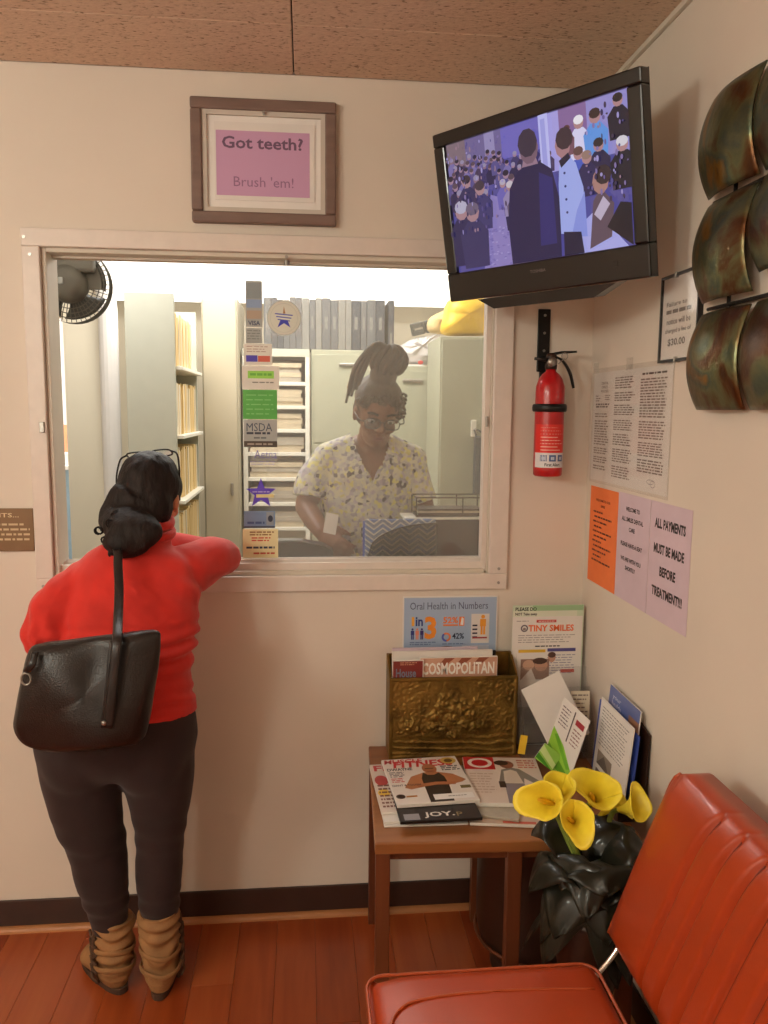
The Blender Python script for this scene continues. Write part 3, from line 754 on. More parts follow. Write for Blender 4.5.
# poster on the wall
po = obj('poster', mk_box((0.286, -0.004, 0.775), (0.573, -0.001, 0.998)), 'paper_white', None, 'pale blue poster headed Oral Health in Numbers above the brass box', 'poster')
c = Canvas(); c.rect(0.004, 0.004, 0.283, 0.219, (166, 186, 214))
c.text('Oral Health in Numbers', 0.022, 0.183, 0.235, 0.022, (84, 88, 120), 0.0)
c.text('1', 0.027, 0.133, 0.008, 0.028, (238, 170, 60), 0.03); c.text('in', 0.039, 0.133, 0.022, 0.028, (40, 60, 130), 0.03); c.text('3', 0.066, 0.092, 0.036, 0.070, (240, 146, 48), 0.04)
def figure(c, x, y, s, col):
    c.ell(x, y+s*0.92, s*0.1, s*0.1, col, 10); c.rect(x-s*0.15, y+s*0.42, x+s*0.15, y+s*0.80, col); c.rect(x-s*0.12, y, x-s*0.015, y+s*0.45, col); c.rect(x+s*0.015, y, x+s*0.12, y+s*0.45, col)
for k, col in enumerate(((44, 56, 130), (232, 140, 110), (60, 40, 110))): figure(c, 0.030+0.014*k, 0.092, 0.034, col)
c.text('52%', 0.122, 0.140, 0.045, 0.020, (236, 130, 60), 0.03); c.rect(0.122, 0.132, 0.167, 0.137, (236, 130, 60)); c.rect(0.170, 0.132, 0.186, 0.160, (236, 130, 60)); c.poly([(0.174, 0.136), (0.178, 0.158), (0.184, 0.155), (0.183, 0.134)], (240, 240, 240))
c.ring(0.132, 0.098, 0.014, 0.014, 0.006, (236, 130, 80), a0=-1.5, a1=2.2); c.ring(0.132, 0.098, 0.014, 0.014, 0.006, (90, 100, 190), a0=2.2, a1=4.8)
c.text('42%', 0.150, 0.092, 0.036, 0.018, (30, 36, 70), 0.02)
c.rect(0.207, 0.078, 0.262, 0.168, (226, 218, 214)); figure(c, 0.243, 0.104, 0.060, (240, 160, 50))
for k in range(4): c.rect(0.211, 0.094+0.012*k, 0.226, 0.099+0.012*k, (50, 44, 70))
c.rect(0.211, 0.092, 0.256, 0.097, (170, 60, 60))
c.lines(0.022, 0.074, 0.105, 0.086, 2, (110, 130, 170), word=0.01); c.lines(0.12, 0.074, 0.19, 0.080, 1, (110, 130, 170), word=0.01)
c.rect(0.18, 0.05, 0.262, 0.072, (196, 204, 220)); c.lines(0.022, 0.03, 0.262, 0.06, 3, (110, 130, 170), word=0.01)
c.build('poster_print', plane((0.286, -0.004, 0.775), (1,0,0), (0,0,1)), po)

# ------------------------------------------------------------------ magazines lying on the table
def flat_mag(label, cx, cy, z, wd, h, ang, th, m='paper_gloss', name='magazine'):
    o = obj(name, mk_box((-wd/2, -h/2, z), (wd/2, h/2, z+th), xf((cx, cy, 0), (0, 0, math.radians(ang))), r=0.0012, seg=1), m, None, label, 'magazine', 'magazines lying on the side table')
    ux = V((math.cos(math.radians(ang)), math.sin(math.radians(ang)), 0)); vy = V((-ux.y, ux.x, 0))
    return o, plane(V((cx, cy, z+th))-ux*wd/2-vy*h/2, ux, vy)
z = TZ+0.0005
L_ = [('thin white magazine at the bottom of the left table stack', 0.290, -0.372, -1.0, 0.005), ('magazine with white spine lying lowest but one in the left stack', 0.284, -0.360, 1.5, 0.006)]
for lb, cx, cy, ang, th in L_:
    flat_mag(lb, cx, cy, z, 0.205, 0.270, ang, th); z += th+0.0004
mo, pf = flat_mag('magazine with red and yellow cover edge peeping out under the fitness one', 0.280, -0.328, z, 0.205, 0.268, 2, 0.006); z += 0.0064
c = Canvas(); c.rect(0, 0, 0.205, 0.268, (214, 200, 190)); c.text('FITNESS', 0.01, 0.225, 0.18, 0.035, (196, 50, 60), 0.03); c.ell(0.022, 0.17, 0.018, 0.03, (180, 60, 60)); c.ell(0.02, 0.10, 0.016, 0.02, (230, 190, 70)); c.lines(0.008, 0.02, 0.05, 0.15, 7, (120, 70, 60), word=0.01)
c.build('cover_print', pf, mo, 'glossy_print')
mo, pf = flat_mag('black magazine lettered JOY under the fitness magazine', 0.318, -0.394, z, 0.200, 0.262, 1.5, 0.007, 'black_plastic'); z += 0.0074
c = Canvas(); c.rect(0.002, 0.002, 0.198, 0.26, (44, 36, 34)); c.text('JOY.', 0.062, 0.012, 0.075, 0.028, (226, 218, 210), 0.02); c.rect(0.012, 0.006, 0.05, 0.035, (150, 146, 150)); c.text('P', 0.142, 0.014, 0.014, 0.02, (150, 130, 90))
c.build('cover_print', pf, mo, 'glossy_print')
zo = TZ+0.0005
mo, pf = flat_mag('magazine with rust red spine print lying under the one with the round red letter', 0.515, -0.395, zo, 0.205, 0.268, -9, 0.008); zo += 0.0084
c = Canvas(); c.rect(0, 0, 0.205, 0.268, (196, 170, 150)); c.rect(0.08, 0.003, 0.16, 0.014, (190, 80, 60)); c.build('cover_print', pf, mo, 'glossy_print')
mo, pf = flat_mag('grey covered magazine sandwiched in the right table stack', 0.462, -0.365, zo, 0.20, 0.262, -20, 0.007, 'folder_grey'); zo += 0.0074
zf = max(z, zo+0.0102)+0.0004
mo, pf = flat_mag('fitness magazine with a man in a dark tank top on the cover', 0.318, -0.330, zf, 0.209, 0.256, 3.5, 0.009)
W_, Hh = 0.209, 0.256
c = Canvas(); c.rect(0.001, 0.001, W_-0.001, Hh-0.001, (226, 216, 208))
c.text('MUSCLE', 0.004, 0.226, 0.105, 0.026, (196, 40, 48), 0.02, 0.15); c.text('FITNESS', 0.025, 0.200, 0.165, 0.040, (206, 40, 48), 0.03, 0.15)
skin = (184, 122, 84); c.poly([(0.035, 0.085), (0.05, 0.075), (0.10, 0.088), (0.145, 0.085), (0.19, 0.10), (0.203, 0.112), (0.175, 0.148), (0.135, 0.165), (0.10, 0.165), (0.062, 0.145)], skin)
c.poly([(0.085, 0.002), (0.145, 0.002), (0.152, 0.09), (0.15, 0.135), (0.14, 0.16), (0.125, 0.148), (0.108, 0.15), (0.098, 0.165), (0.088, 0.13)], (58, 48, 42))
c.poly([(0.07, 0.082), (0.12, 0.092), (0.17, 0.088), (0.172, 0.104), (0.12, 0.108), (0.07, 0.100)], (176, 112, 76))
c.ell(0.120, 0.186, 0.020, 0.029, (176, 112, 76)); c.poly([(0.107, 0.19), (0.133, 0.19), (0.131, 0.183), (0.109, 0.183)], (110, 66, 46)); c.rect(0.111, 0.168, 0.129, 0.171, (110, 60, 50))
c.text('DWAYNE', 0.006, 0.183, 0.068, 0.016, (60, 56, 60), 0.03); c.lines(0.008, 0.145, 0.050, 0.178, 4, (90, 84, 90), word=0.012); c.lines(0.008, 0.115, 0.042, 0.142, 3, (200, 60, 60), word=0.01); c.text('GIANT & TOUGH', 0.004, 0.094, 0.075, 0.010, (70, 60, 60), 0.02)
c.ell(0.016, 0.04, 0.012, 0.012, (50, 40, 40)); c.rect(0.03, 0.034, 0.058, 0.042, (190, 130, 70)); c.ell(0.182, 0.228, 0.022, 0.020, (206, 170, 80)); c.ell(0.182, 0.228, 0.012, 0.011, (110, 84, 40))
c.lines(0.152, 0.168, 0.203, 0.200, 3, (60, 56, 60), word=0.012); c.rect(0.178, 0.064, 0.205, 0.080, (110, 100, 60)); c.rect(0.098, 0.012, 0.200, 0.040, (236, 232, 228)); c.lines(0.135, 0.024, 0.185, 0.030, 1, (120, 110, 110), word=0.006)
c.build('cover_print', pf, mo, 'glossy_print')
mo, pf = flat_mag('magazine with a round red letter O and a woman in white on the cover', 0.524, -0.328, zo, 0.205, 0.268, -7, 0.010)
c = Canvas(); c.rect(0.001, 0.001, 0.204, 0.267, (222, 206, 194)); c.rect(0.001, 0.19, 0.085, 0.267, (196, 36, 44)); c.ring(0.045, 0.230, 0.034, 0.031, 0.011, (236, 222, 214))
c.poly([(0.085, 0.11), (0.10, 0.19), (0.125, 0.205), (0.150, 0.195), (0.195, 0.125), (0.18, 0.11), (0.155, 0.14), (0.15, 0.10), (0.09, 0.10)], (136, 130, 122)); c.poly([(0.10, 0.11), (0.105, 0.18), (0.125, 0.19), (0.14, 0.18), (0.15, 0.11)], (214, 200, 186))
c.poly([(0.098, 0.002), (0.155, 0.002), (0.152, 0.105), (0.10, 0.105)], (138, 128, 136)); c.ell(0.118, 0.222, 0.020, 0.024, (146, 92, 70)); c.ell(0.104, 0.232, 0.020, 0.016, (60, 40, 34)); c.rect(0.085, 0.085, 0.102, 0.12, (70, 54, 48))
for k, col in enumerate(((176, 80, 70), (190, 90, 80), (206, 110, 96), (206, 110, 96))): c.lines(0.148, 0.243-0.014*k, 0.200, 0.253-0.014*k, 1, col, 0.7, 0.1, 0.012, k)
c.lines(0.012, 0.05, 0.08, 0.17, 8, (196, 168, 150), 0.3, word=0.012)
c.build('cover_print', pf, mo, 'glossy_print')

# ------------------------------------------------------------------ brochure holders and leaflets in the corner
t = root('brochure_holder', 'tiered clear acrylic brochure holder in the back corner of the table', 'holder', (0.72, -0.11, TZ))
HX0, HX1 = 0.618, 0.826
for k, (y, h) in enumerate(((-0.050, 0.36), (-0.085, 0.25), (-0.120, 0.20))):
    obj('divider', mk_box((HX0, y, TZ), (HX1, y+0.002, TZ+h)), 'acrylic', t)
obj('front_lip', mk_box((HX0, -0.165, TZ), (HX1, -0.163, TZ+0.11)), 'acrylic', t)
for x in (HX0, HX1-0.002):
    bm = B(); prism(bm, [(-0.163, TZ), (-0.048, TZ), (-0.048, TZ+0.30), (-0.09, TZ+0.22), (-0.163, TZ+0.11)], lambda a, b, X=x: V((X, a, b)), lambda a, b, X=x: V((X+0.002, a, b))); obj('side', bm, 'acrylic', t)
obj('base', mk_box((HX0+0.002, -0.163, TZ), (HX1-0.002, -0.048, TZ+0.002)), 'acrylic', t)
o = sheet('leaflet', (0.606, -0.0535, 0.700), (1,0,0), (0,0,1), 0.216, 0.279, 'paper_green', None, label='pale green sheet with a handwritten note behind the TINY SMILES flyer', cat='paper')
c = Canvas(); c.rect(0.06, 0.262, 0.214, 0.278, (160, 196, 150)); c.rect(0.0, 0.238, 0.195, 0.262, (222, 226, 206)); c.text('PLEASE DO', 0.008, 0.262, 0.064, 0.011, (24, 24, 24), 0.03); c.text('NOT Take away', 0.008, 0.246, 0.066, 0.011, (24, 24, 24), 0.03); c.lines(0.012, 0.232, 0.18, 0.242, 1, (120, 130, 110), word=0.012)
c.build('sheet_print', plane((0.606, -0.0535, 0.700), (1,0,0), (0,0,1)), o)
o = sheet('leaflet', (0.606, -0.056, 0.668), (1,0,0), (0,0,1), 0.212, 0.277, 'paper_white', None, label='white flyer headed TINY SMILES with orange lettering', cat='paper')
c = Canvas(); c.lines(0.012, 0.262, 0.05, 0.266, 1, (150, 140, 140), word=0.01); c.rect(0.072, 0.259, 0.132, 0.267, (206, 66, 60)); c.lines(0.078, 0.261, 0.128, 0.265, 1, (240, 220, 210), 0.5, 0, 0.006)
c.text('TINY SMILES', 0.048, 0.232, 0.138, 0.020, (236, 112, 56), 0.03); c.ring(0.036, 0.242, 0.011, 0.011, 0.004, (110, 100, 110)); c.ell(0.036, 0.240, 0.005, 0.004, (150, 130, 130))
c.lines(0.018, 0.196, 0.196, 0.224, 4, (160, 150, 150), 0.3, 0.25, 0.014); c.lines(0.07, 0.184, 0.145, 0.190, 1, (50, 44, 48), 0.6, 0, 0.01); c.rect(0.02, 0.168, 0.102, 0.177, (222, 180, 60)); c.rect(0.108, 0.170, 0.194, 0.180, (84, 78, 140))
c.lines(0.108, 0.10, 0.196, 0.163, 8, (150, 146, 170), 0.3, 0.2, 0.014); c.ell(0.122, 0.153, 0.012, 0.016, (196, 150, 128)); c.ell(0.122, 0.160, 0.012, 0.009, (90, 60, 50))
c.rect(0.028, 0.085, 0.115, 0.148, (150, 116, 100)); c.ell(0.052, 0.130, 0.018, 0.016, (206, 164, 140)); c.ell(0.090, 0.128, 0.020, 0.018, (196, 150, 126)); c.poly([(0.03, 0.085), (0.06, 0.12), (0.075, 0.085)], (226, 216, 210)); c.ell(0.086, 0.142, 0.022, 0.010, (80, 54, 44)); c.rect(0.150, 0.105, 0.192, 0.115, (206, 70, 56))
c.build('sheet_print', plane((0.606, -0.056, 0.668), (1,0,0), (0,0,1)), o)
def leaning(name, label, tl, tr, bl, m, th, cat='leaflet', group=None):
    """rigid leaflet through three world points"""
    tl, tr, bl = V(tl), V(tr), V(bl); ux = (tr-tl).normalized(); vy = (tl-bl); vy = (vy-ux*vy.dot(ux)); h = vy.length; vy.normalize(); wd = (tr-tl).length
    o0 = tl-vy*h
    o = sheet(name, o0, ux, vy, wd, h, m, None, th, label=label, cat=cat, group=group)
    return o, plane(o0, ux, vy), wd, h
o, pf, wd, h = leaning('leaflet', 'blank white leaflet leaning askew in front of the TINY SMILES flyer', at(521, 690, -0.175), at(559, 671, -0.175), at(532, 762, -0.215), 'paper_white', 0.001, 'paper')
o, pf, wd, h = leaning('leaflet', 'small cream card with lines of text behind the green leaflets', at(571, 691, -0.172), at(590, 691, -0.172), at(572, 735, -0.185), 'paper_cream', 0.001)
c = Canvas(); c.lines(0.004, h*0.3, wd-0.004, h-0.006, 7, (140, 120, 110), 0.35, 0.3, 0.01); c.build('leaflet_print', pf, o)
o, pf, wd, h = leaning('leaflet', 'upright white leaflet with green leaves printed along the bottom', at(564, 697, -0.262), at(590, 721, -0.385), at(541, 758, -0.235), 'paper_white', 0.002)
def green_print(c, wd, h):
    c.poly([(0, 0), (wd, 0), (wd, h*0.18), (wd*0.5, h*0.42), (0, h*0.55)], (150, 206, 70)); c.poly([(0, h*0.1), (wd, h*0.02), (wd, h*0.10), (0, h*0.30)], (96, 160, 40)); c.poly([(wd*0.1, h*0.46), (wd*0.8, h*0.18), (wd*0.9, h*0.22), (wd*0.2, h*0.5)], (110, 180, 50))
    c.lines(wd*0.08, h*0.62, wd*0.42, h*0.92, 6, (120, 104, 110), 0.35, 0.2, 0.01); c.rect(wd*0.5, h*0.5, wd*0.54, h*0.95, (90, 80, 80)); c.rect(wd*0.62, h*0.80, wd*0.92, h*0.88, (170, 60, 70)); c.lines(wd*0.62, h*0.5, wd*0.92, h*0.76, 5, (150, 110, 110), 0.35, 0.2, 0.01)
c = Canvas(); green_print(c, wd, h); c.build('leaflet_print', pf, o, 'glossy_print')
o, pf, wd, h = leaning('leaflet', 'second leaflet with bright green bands lying in front of the upright one', at(545, 743, -0.300), at(562, 756, -0.310), at(540, 762, -0.310), 'paper_white', 0.002)
c = Canvas(); c.rect(0, 0, wd, h, (150, 200, 84)); c.poly([(0, h*0.5), (wd, h*0.1), (wd, h*0.4), (0, h*0.9)], (206, 226, 150)); c.poly([(0, h*0.1), (wd*0.7, 0), (wd, 0), (0, h*0.4)], (70, 140, 40)); c.build('leaflet_print', pf, o, 'glossy_print')
o, pf, wd, h = leaning('leaflet', 'yellow and pink leaflet edge between the brass box and the white leaflets', at(521, 735, -0.185), at(528, 736, -0.185), at(521, 754, -0.19), 'yellow_bag', 0.002)

t = root('magazine_file', 'dark slanted literature holder leaning against the right wall', 'holder', (0.80, -0.42, TZ))
bm = B(); prism(bm, [(-0.30, TZ), (-0.525, TZ), (-0.525, TZ+0.22), (-0.33, TZ+0.26)], lambda a, b: V((0.828-0.03*(0.27-(b-TZ)), a, b)), lambda a, b: V((0.832-0.03*(0.27-(b-TZ)), a, b))); obj('back', bm, 'dark_brown', t)
obj('ledge', mk_box((0.755, -0.525, TZ), (0.815, -0.30, TZ+0.004)), 'dark_brown', t); obj('lip', mk_box((0.755, -0.525, TZ+0.004), (0.758, -0.30, TZ+0.04)), 'dark_brown', t)
def wl(px, py, X): return atx(px, py, X)
o, pf, wd, h = leaning('brochure', 'tall blue and white brochure at the back of the dark holder', wl(611, 684, 0.815), wl(641, 712, 0.815), wl(601, 766, 0.795), 'paper_white', 0.003)
c = Canvas(); c.rect(0, h*0.72, wd, h, (96, 112, 170)); c.rect(wd*0.68, h*0.66, wd, h*0.86, (170, 120, 90)); c.text('your', wd*0.12, h*0.86, wd*0.28, h*0.05, (220, 226, 236)); c.text('health', wd*0.12, h*0.79, wd*0.3, h*0.06, (220, 226, 236)); c.build('brochure_print', pf, o, 'glossy_print')
o, pf, wd, h = leaning('brochure', 'solid blue folder behind the sheet of printed text in the dark holder', wl(600, 699, 0.802), wl(639, 737, 0.802), wl(591, 766, 0.786), 'blue_card', 0.003)
o, pf, wd, h = leaning('brochure', 'white sheet of fine text with a grey picture foremost in the dark holder', wl(602, 697, 0.790), wl(634, 729, 0.790), wl(589, 768, 0.772), 'paper_white', 0.003)
c = Canvas(); c.lines(wd*0.08, h*0.42, wd*0.92, h*0.93, 12, (150, 144, 140), 0.3, 0.2, 0.014); c.rect(wd*0.1, h*0.18, wd*0.55, h*0.36, (150, 138, 126)); c.poly([(wd*0.1, h*0.18), (wd*0.3, h*0.34), (wd*0.5, h*0.18)], (110, 98, 90)); c.rect(wd*0.1, h*0.02, wd*0.4, h*0.12, (120, 100, 90)); c.build('brochure_print', pf, o)
# ------------------------------------------------------------------ framed lilac sign
t = root('framed_sign', 'framed lilac sign reading Got teeth? Brush em! above the window', 'picture', (-0.108, 0, 2.05))
SX0, SX1, SZ0, SZ1 = -0.303, 0.086, 2.046, 2.368
fw = 0.030
for lo, hi in (((SX0, -0.026, SZ1-fw), (SX1, -0.001, SZ1)), ((SX0, -0.026, SZ0), (SX1, -0.001, SZ0+fw)), ((SX0, -0.026, SZ0+fw), (SX0+fw, -0.001, SZ1-fw)), ((SX1-fw, -0.026, SZ0+fw), (SX1, -0.001, SZ1-fw))):
    obj('frame_rail', mk_box(lo, hi, r=0.005), 'wood_frame_grey', t)
obj('inner_bevel', wall_with_hole(SX0+fw, SX1-fw, -0.018, -0.010, SZ0+fw, SZ1-fw, SX0+0.042, SX1-0.042, SZ0+0.042, SZ1-0.042), 'mat_board', t)
obj('mat_board', mk_box((SX0+fw, -0.009, SZ0+fw), (SX1-fw, -0.003, SZ1-fw)), 'white_paint', t)
pr = obj('sign_sheet', mk_box((SX0+0.062, -0.0125, SZ0+0.062), (SX1-0.058, -0.0095, SZ1-0.058)), 'paper_white', t)
x0, z0, wd, h = SX0+0.062, SZ0+0.062, SX1-SX0-0.120, SZ1-SZ0-0.120
c = Canvas(); c.rect(0.004, 0.012, wd-0.014, h-0.022, (206, 160, 196)); c.text('Got teeth?', 0.020, h-0.068, wd-0.052, 0.032, (112, 84, 110), 0.022); c.text("Brush 'em!", 0.050, 0.036, wd-0.108, 0.027, (150, 112, 146), 0.0)
c.build('lettering', plane((x0, -0.0125, z0), (1,0,0), (0,0,1)), pr)
bm = B(); limb(bm, [(-0.108, -0.03, SZ1-0.036), (-0.108, -0.016, SZ1-0.036)], 0.004, seg=10); obj('nail', bm, 'steel', t)

# ------------------------------------------------------------------ engraved plaque
p0 = (-0.98, -0.008, 1.144)
o = obj('wall_plaque', mk_box(p0, (-0.757, -0.0005, 1.265), r=0.002), 'plaque', None, 'brown engraved plaque with cream lettering on the wall beside the window frame', 'sign')
c = Canvas(); c.text('PATIENTS...', 0.047, 0.096, 0.138, 0.012, (222, 200, 160), 0.01)
for k in range(4): c.lines(0.012, 0.072-0.014*k, 0.213-0.008*(k == 0)*2, 0.080-0.014*k, 1, (206, 184, 146), 0.7, 0.0, 0.017, 40+k)
c.build('lettering', plane(p0, (1,0,0), (0,0,1)), o)

# ------------------------------------------------------------------ television on a corner arm
TC = V((0.524, -0.427, 2.0284)); ya, pi_ = 0.925, 0.195
tn = V((-math.sin(ya)*math.cos(pi_), -math.cos(ya)*math.cos(pi_), -math.sin(pi_))); tr_ = V((math.cos(ya), -math.sin(ya), 0)); tu = tr_.cross(tn)*-1
if tu.z < 0: tu = -tu
TM = Matrix.Translation(TC) @ Matrix((tr_, tu, tn)).transposed().to_4x4()     # local: x right, y up, z towards the viewer
TW, TH = 0.574, 0.407
t = root('television', 'black flat television tilted down from the corner, showing a crowd', 'television', TC)
def ring_frame(bm, outer, inner, z0, z1):
    ox0, oy0, ox1, oy1 = outer; ix0, iy0, ix1, iy1 = inner
    for lo, hi in (((ox0, iy1, z0), (ox1, oy1, z1)), ((ox0, oy0, z0), (ox1, iy0, z1)), ((ox0, iy0, z0), (ix0, iy1, z1)), ((ix1, iy0, z0), (ox1, iy1, z1))): box(bm, lo, hi, TM, r=0.004)
SI = (-0.252, -0.133, 0.252, 0.172)
bm = B(); ring_frame(bm, (-TW/2, -TH/2, TW/2, TH/2), SI, -0.03, 0.004); obj('bezel', bm, 'tv_plastic', t)
bm = B()
prism(bm, [(-TW/2, -TH/2), (TW/2, -TH/2), (TW/2, TH/2), (-TW/2, TH/2)], lambda a, b: TM @ V((a, b, -0.028)), lambda a, b: TM @ V((a*0.90, b*0.92, -0.062))); obj('housing', bm, 'tv_plastic', t)
bm = B(); box(bm, (-0.17, -0.12, -0.09), (0.17, 0.12, -0.055), TM, r=0.012); obj('rear_bulge', bm, 'tv_plastic', t)
bm = B(); prism(bm, [(-0.20, -0.205), (0.20, -0.205), (0.14, -0.232), (-0.15, -0.232)], lambda a, b: TM @ V((a, b, -0.005)), lambda a, b: TM @ V((a, b, -0.05))); obj('speaker_bar', bm, 'tv_plastic', t)
scr = obj('screen', mk_box((SI[0], SI[1], -0.02), (SI[2], SI[3], -0.006), TM), 'screen_glass', t)
c = Canvas(3e-5); SWd, SHt = SI[2]-SI[0], SI[3]-SI[1]
rnd = random.Random(21)
def R_(x0, y0, x1, y1, col): c.rect(x0*SWd, y0*SHt, x1*SWd, y1*SHt, col)
def P_(pts, col): c.poly([(a*SWd, b*SHt) for a, b in pts], col)
def E_(x, y, rx, ry, col): c.ell(x*SWd, y*SHt, rx*SWd, ry*SHt, col, 10)
R_(0, 0, 1, 1, (86, 80, 150))
R_(0, 0.62, 0.34, 1, (112, 100, 150)); R_(0.24, 0.72, 0.30, 1, (150, 140, 186)); R_(0.0, 0.8, 0.12, 1, (128, 108, 120)); R_(0.34, 0.78, 0.62, 1, (112, 104, 188)); R_(0.56, 0.6, 0.66, 1, (168, 160, 226)); R_(0.66, 0.7, 0.84, 1, (136, 104, 156)); R_(0.80, 0.62, 1, 1, (150, 142, 206))
P_([(0.17, 0), (0.48, 0), (0.42, 0.25), (0.30, 0.52), (0.25, 0.55), (0.22, 0.35)], (142, 128, 190))
for k in range(90): 
    x = 0.2+0.22*rnd.random(); y = 0.3*rnd.random(); E_(x, y, 0.008, 0.006, rnd.choice([(160, 148, 204), (124, 110, 176)]))
P_([(0.72, 0), (0.97, 0), (0.82, 0.28), (0.74, 0.2)], (170, 170, 232))
def tiny(x, y, s, coat, hd=(150, 120, 130), hair=(50, 42, 66)):
    P_([(x-0.26*s, y), (x+0.26*s, y), (x+0.30*s, y+0.9*s), (x+0.12*s, y+1.22*s), (x-0.12*s, y+1.22*s), (x-0.30*s, y+0.9*s)], coat); E_(x, y+1.42*s, 0.14*s, 0.24*s, hd); E_(x, y+1.52*s, 0.14*s, 0.17*s, hair)
rows = [(0.03, 0.34, 0.74, 0.86, 0.09, 22), (0.30, 0.62, 0.66, 0.80, 0.085, 16), (0.36, 0.44, 0.30, 0.6, 0.13, 9), (0.02, 0.24, 0.50, 0.66, 0.13, 9)]
for x0, x1, y0, y1, s, n in rows:
    for k in range(n):
        f = k/(n-1); q = 1-f
        tiny(x0+(x1-x0)*((k*0.37) % 1), y1+(y0-y1)*f-0.12*(1), s, rnd.choice([(62, 54, 104), (44, 38, 78), (90, 82, 140), (120, 110, 170), (74, 58, 92)]), rnd.choice([(160, 128, 150), (140, 108, 128)]), rnd.choice([(46, 38, 58), (90, 70, 84), (150, 140, 170)]))
for x, y, s, cc, hh in ((0.20, 0.30, 0.22, (64, 58, 110), (70, 56, 70)), (0.12, 0.40, 0.20, (52, 46, 90), (60, 48, 60)), (0.07, 0.05, 0.30, (48, 42, 84), (180, 176, 200)), (0.14, 0.02, 0.30, (58, 52, 98), (110, 96, 120)), (0.34, 0.42, 0.13, (110, 100, 180), (180, 170, 190)), (0.38, 0.36, 0.15, (150, 136, 176), (200, 190, 200)), (0.40, 0.30, 0.15, (100, 84, 110), (120, 100, 110))): tiny(x, y, s, cc, (170, 132, 140), hh)
R_(0.565, 0.45, 0.615, 1.0, (190, 190, 244)); R_(0.575, 0.45, 0.60, 0.97, (160, 160, 228))
for x, y, s, cc, hh in ((0.77, 0.62, 0.18, (216, 212, 244), (236, 232, 240)), (0.85, 0.60, 0.20, (96, 150, 226), (60, 40, 40)), (0.71, 0.68, 0.12, (120, 80, 96), (90, 56, 60)), (0.96, 0.70, 0.17, (28, 22, 44), (40, 30, 36)), (0.86, 0.44, 0.18, (40, 34, 72), (50, 40, 44)), (0.97, 0.38, 0.20, (26, 22, 40), (214, 210, 220)), (0.76, 0.42, 0.18, (74, 92, 190), (100, 70, 70)), (0.80, 0.38, 0.18, (46, 40, 84), (150, 120, 110)), (0.50, 0.62, 0.12, (70, 62, 110), (66, 50, 56))): tiny(x, y, s, cc, (176, 132, 136), hh)
P_([(0.36, 0.0), (0.64, 0.0), (0.65, 0.40), (0.62, 0.62), (0.56, 0.69), (0.50, 0.70), (0.43, 0.66), (0.38, 0.55), (0.355, 0.3)], (38, 32, 74)); P_([(0.53, 0.1), (0.62, 0.1), (0.62, 0.56), (0.55, 0.62)], (46, 42, 110)); P_([(0.46, 0.68), (0.55, 0.68), (0.54, 0.73), (0.47, 0.73)], (150, 120, 140)); E_(0.505, 0.80, 0.052, 0.11, (120, 92, 110)); E_(0.50, 0.84, 0.054, 0.10, (58, 46, 66))
P_([(0.645, 0.16), (0.78, 0.12), (0.775, 0.45), (0.745, 0.62), (0.70, 0.70), (0.66, 0.62), (0.65, 0.5)], (160, 172, 236)); P_([(0.70, 0.13), (0.78, 0.11), (0.78, 0.42), (0.735, 0.3)], (136, 148, 224)); P_([(0.655, 0.0), (0.76, 0.0), (0.75, 0.15), (0.66, 0.17)], (34, 28, 58)); E_(0.685, 0.76, 0.04, 0.09, (168, 124, 130)); E_(0.695, 0.80, 0.045, 0.075, (64, 46, 56)); P_([(0.66, 0.66), (0.71, 0.70), (0.72, 0.66), (0.67, 0.61)], (36, 30, 56))
for k in range(4): E_(0.685, 0.3+0.09*k, 0.006, 0.009, (56, 56, 110))
P_([(0.79, 0.02), (0.90, 0.08), (0.92, 0.30), (0.86, 0.42), (0.82, 0.34)], (96, 76, 92)); E_(0.86, 0.46, 0.04, 0.085, (170, 126, 120)); E_(0.875, 0.50, 0.04, 0.065, (52, 38, 46)); P_([(0.82, 0.25), (0.87, 0.36), (0.90, 0.30), (0.85, 0.2)], (190, 176, 200)); P_([(0.88, 0.15), (1, 0.0), (1, 0.28), (0.95, 0.3)], (24, 18, 34))
for k in range(260):
    x, y = rnd.random(), 0.30+0.68*rnd.random()
    if 0.36 < x < 0.80 or 0.645 < x < 0.78 and y < 0.66: continue
    E_(x, y, 0.003+0.004*rnd.random(), 0.006+0.016*rnd.random(), rnd.choice([(52, 44, 86), (84, 76, 140), (128, 112, 168), (160, 150, 206), (66, 52, 80), (104, 90, 150), (150, 120, 140)]))
c.build('screen_picture', lambda u, v, d: TM @ V((SI[0]+u, SI[1]+v, -0.0055+d)), scr, 'screen_light')
c = Canvas(); c.text('TOSHIBA', 0, 0, 0.045, 0.007, (120, 110, 112), 0.01); c.build('maker_mark', lambda u, v, d: TM @ V((-0.022+u, -0.160+v, 0.0045+d)), t)
bm = B(); box(bm, (0.20, -0.172, 0.004), (0.212, -0.160, 0.0055), TM, r=0.001); obj('power_button', bm, 'black_plastic', t)
bm = B(); q = TM @ V((0, 0.02, -0.085)); slimb(bm, [q, q+V((0.06, 0.06, 0.01)), V((0.72, -0.12, 2.09)), V((0.80, -0.04, 2.09))], 0.016, 5, seg=12); obj('mount_arm', bm, 'black_metal', t, smooth=True)
obj('mount_plate', mk_box((0.825, -0.10, 2.02), (0.833, -0.02, 2.16)), 'black_metal', t)

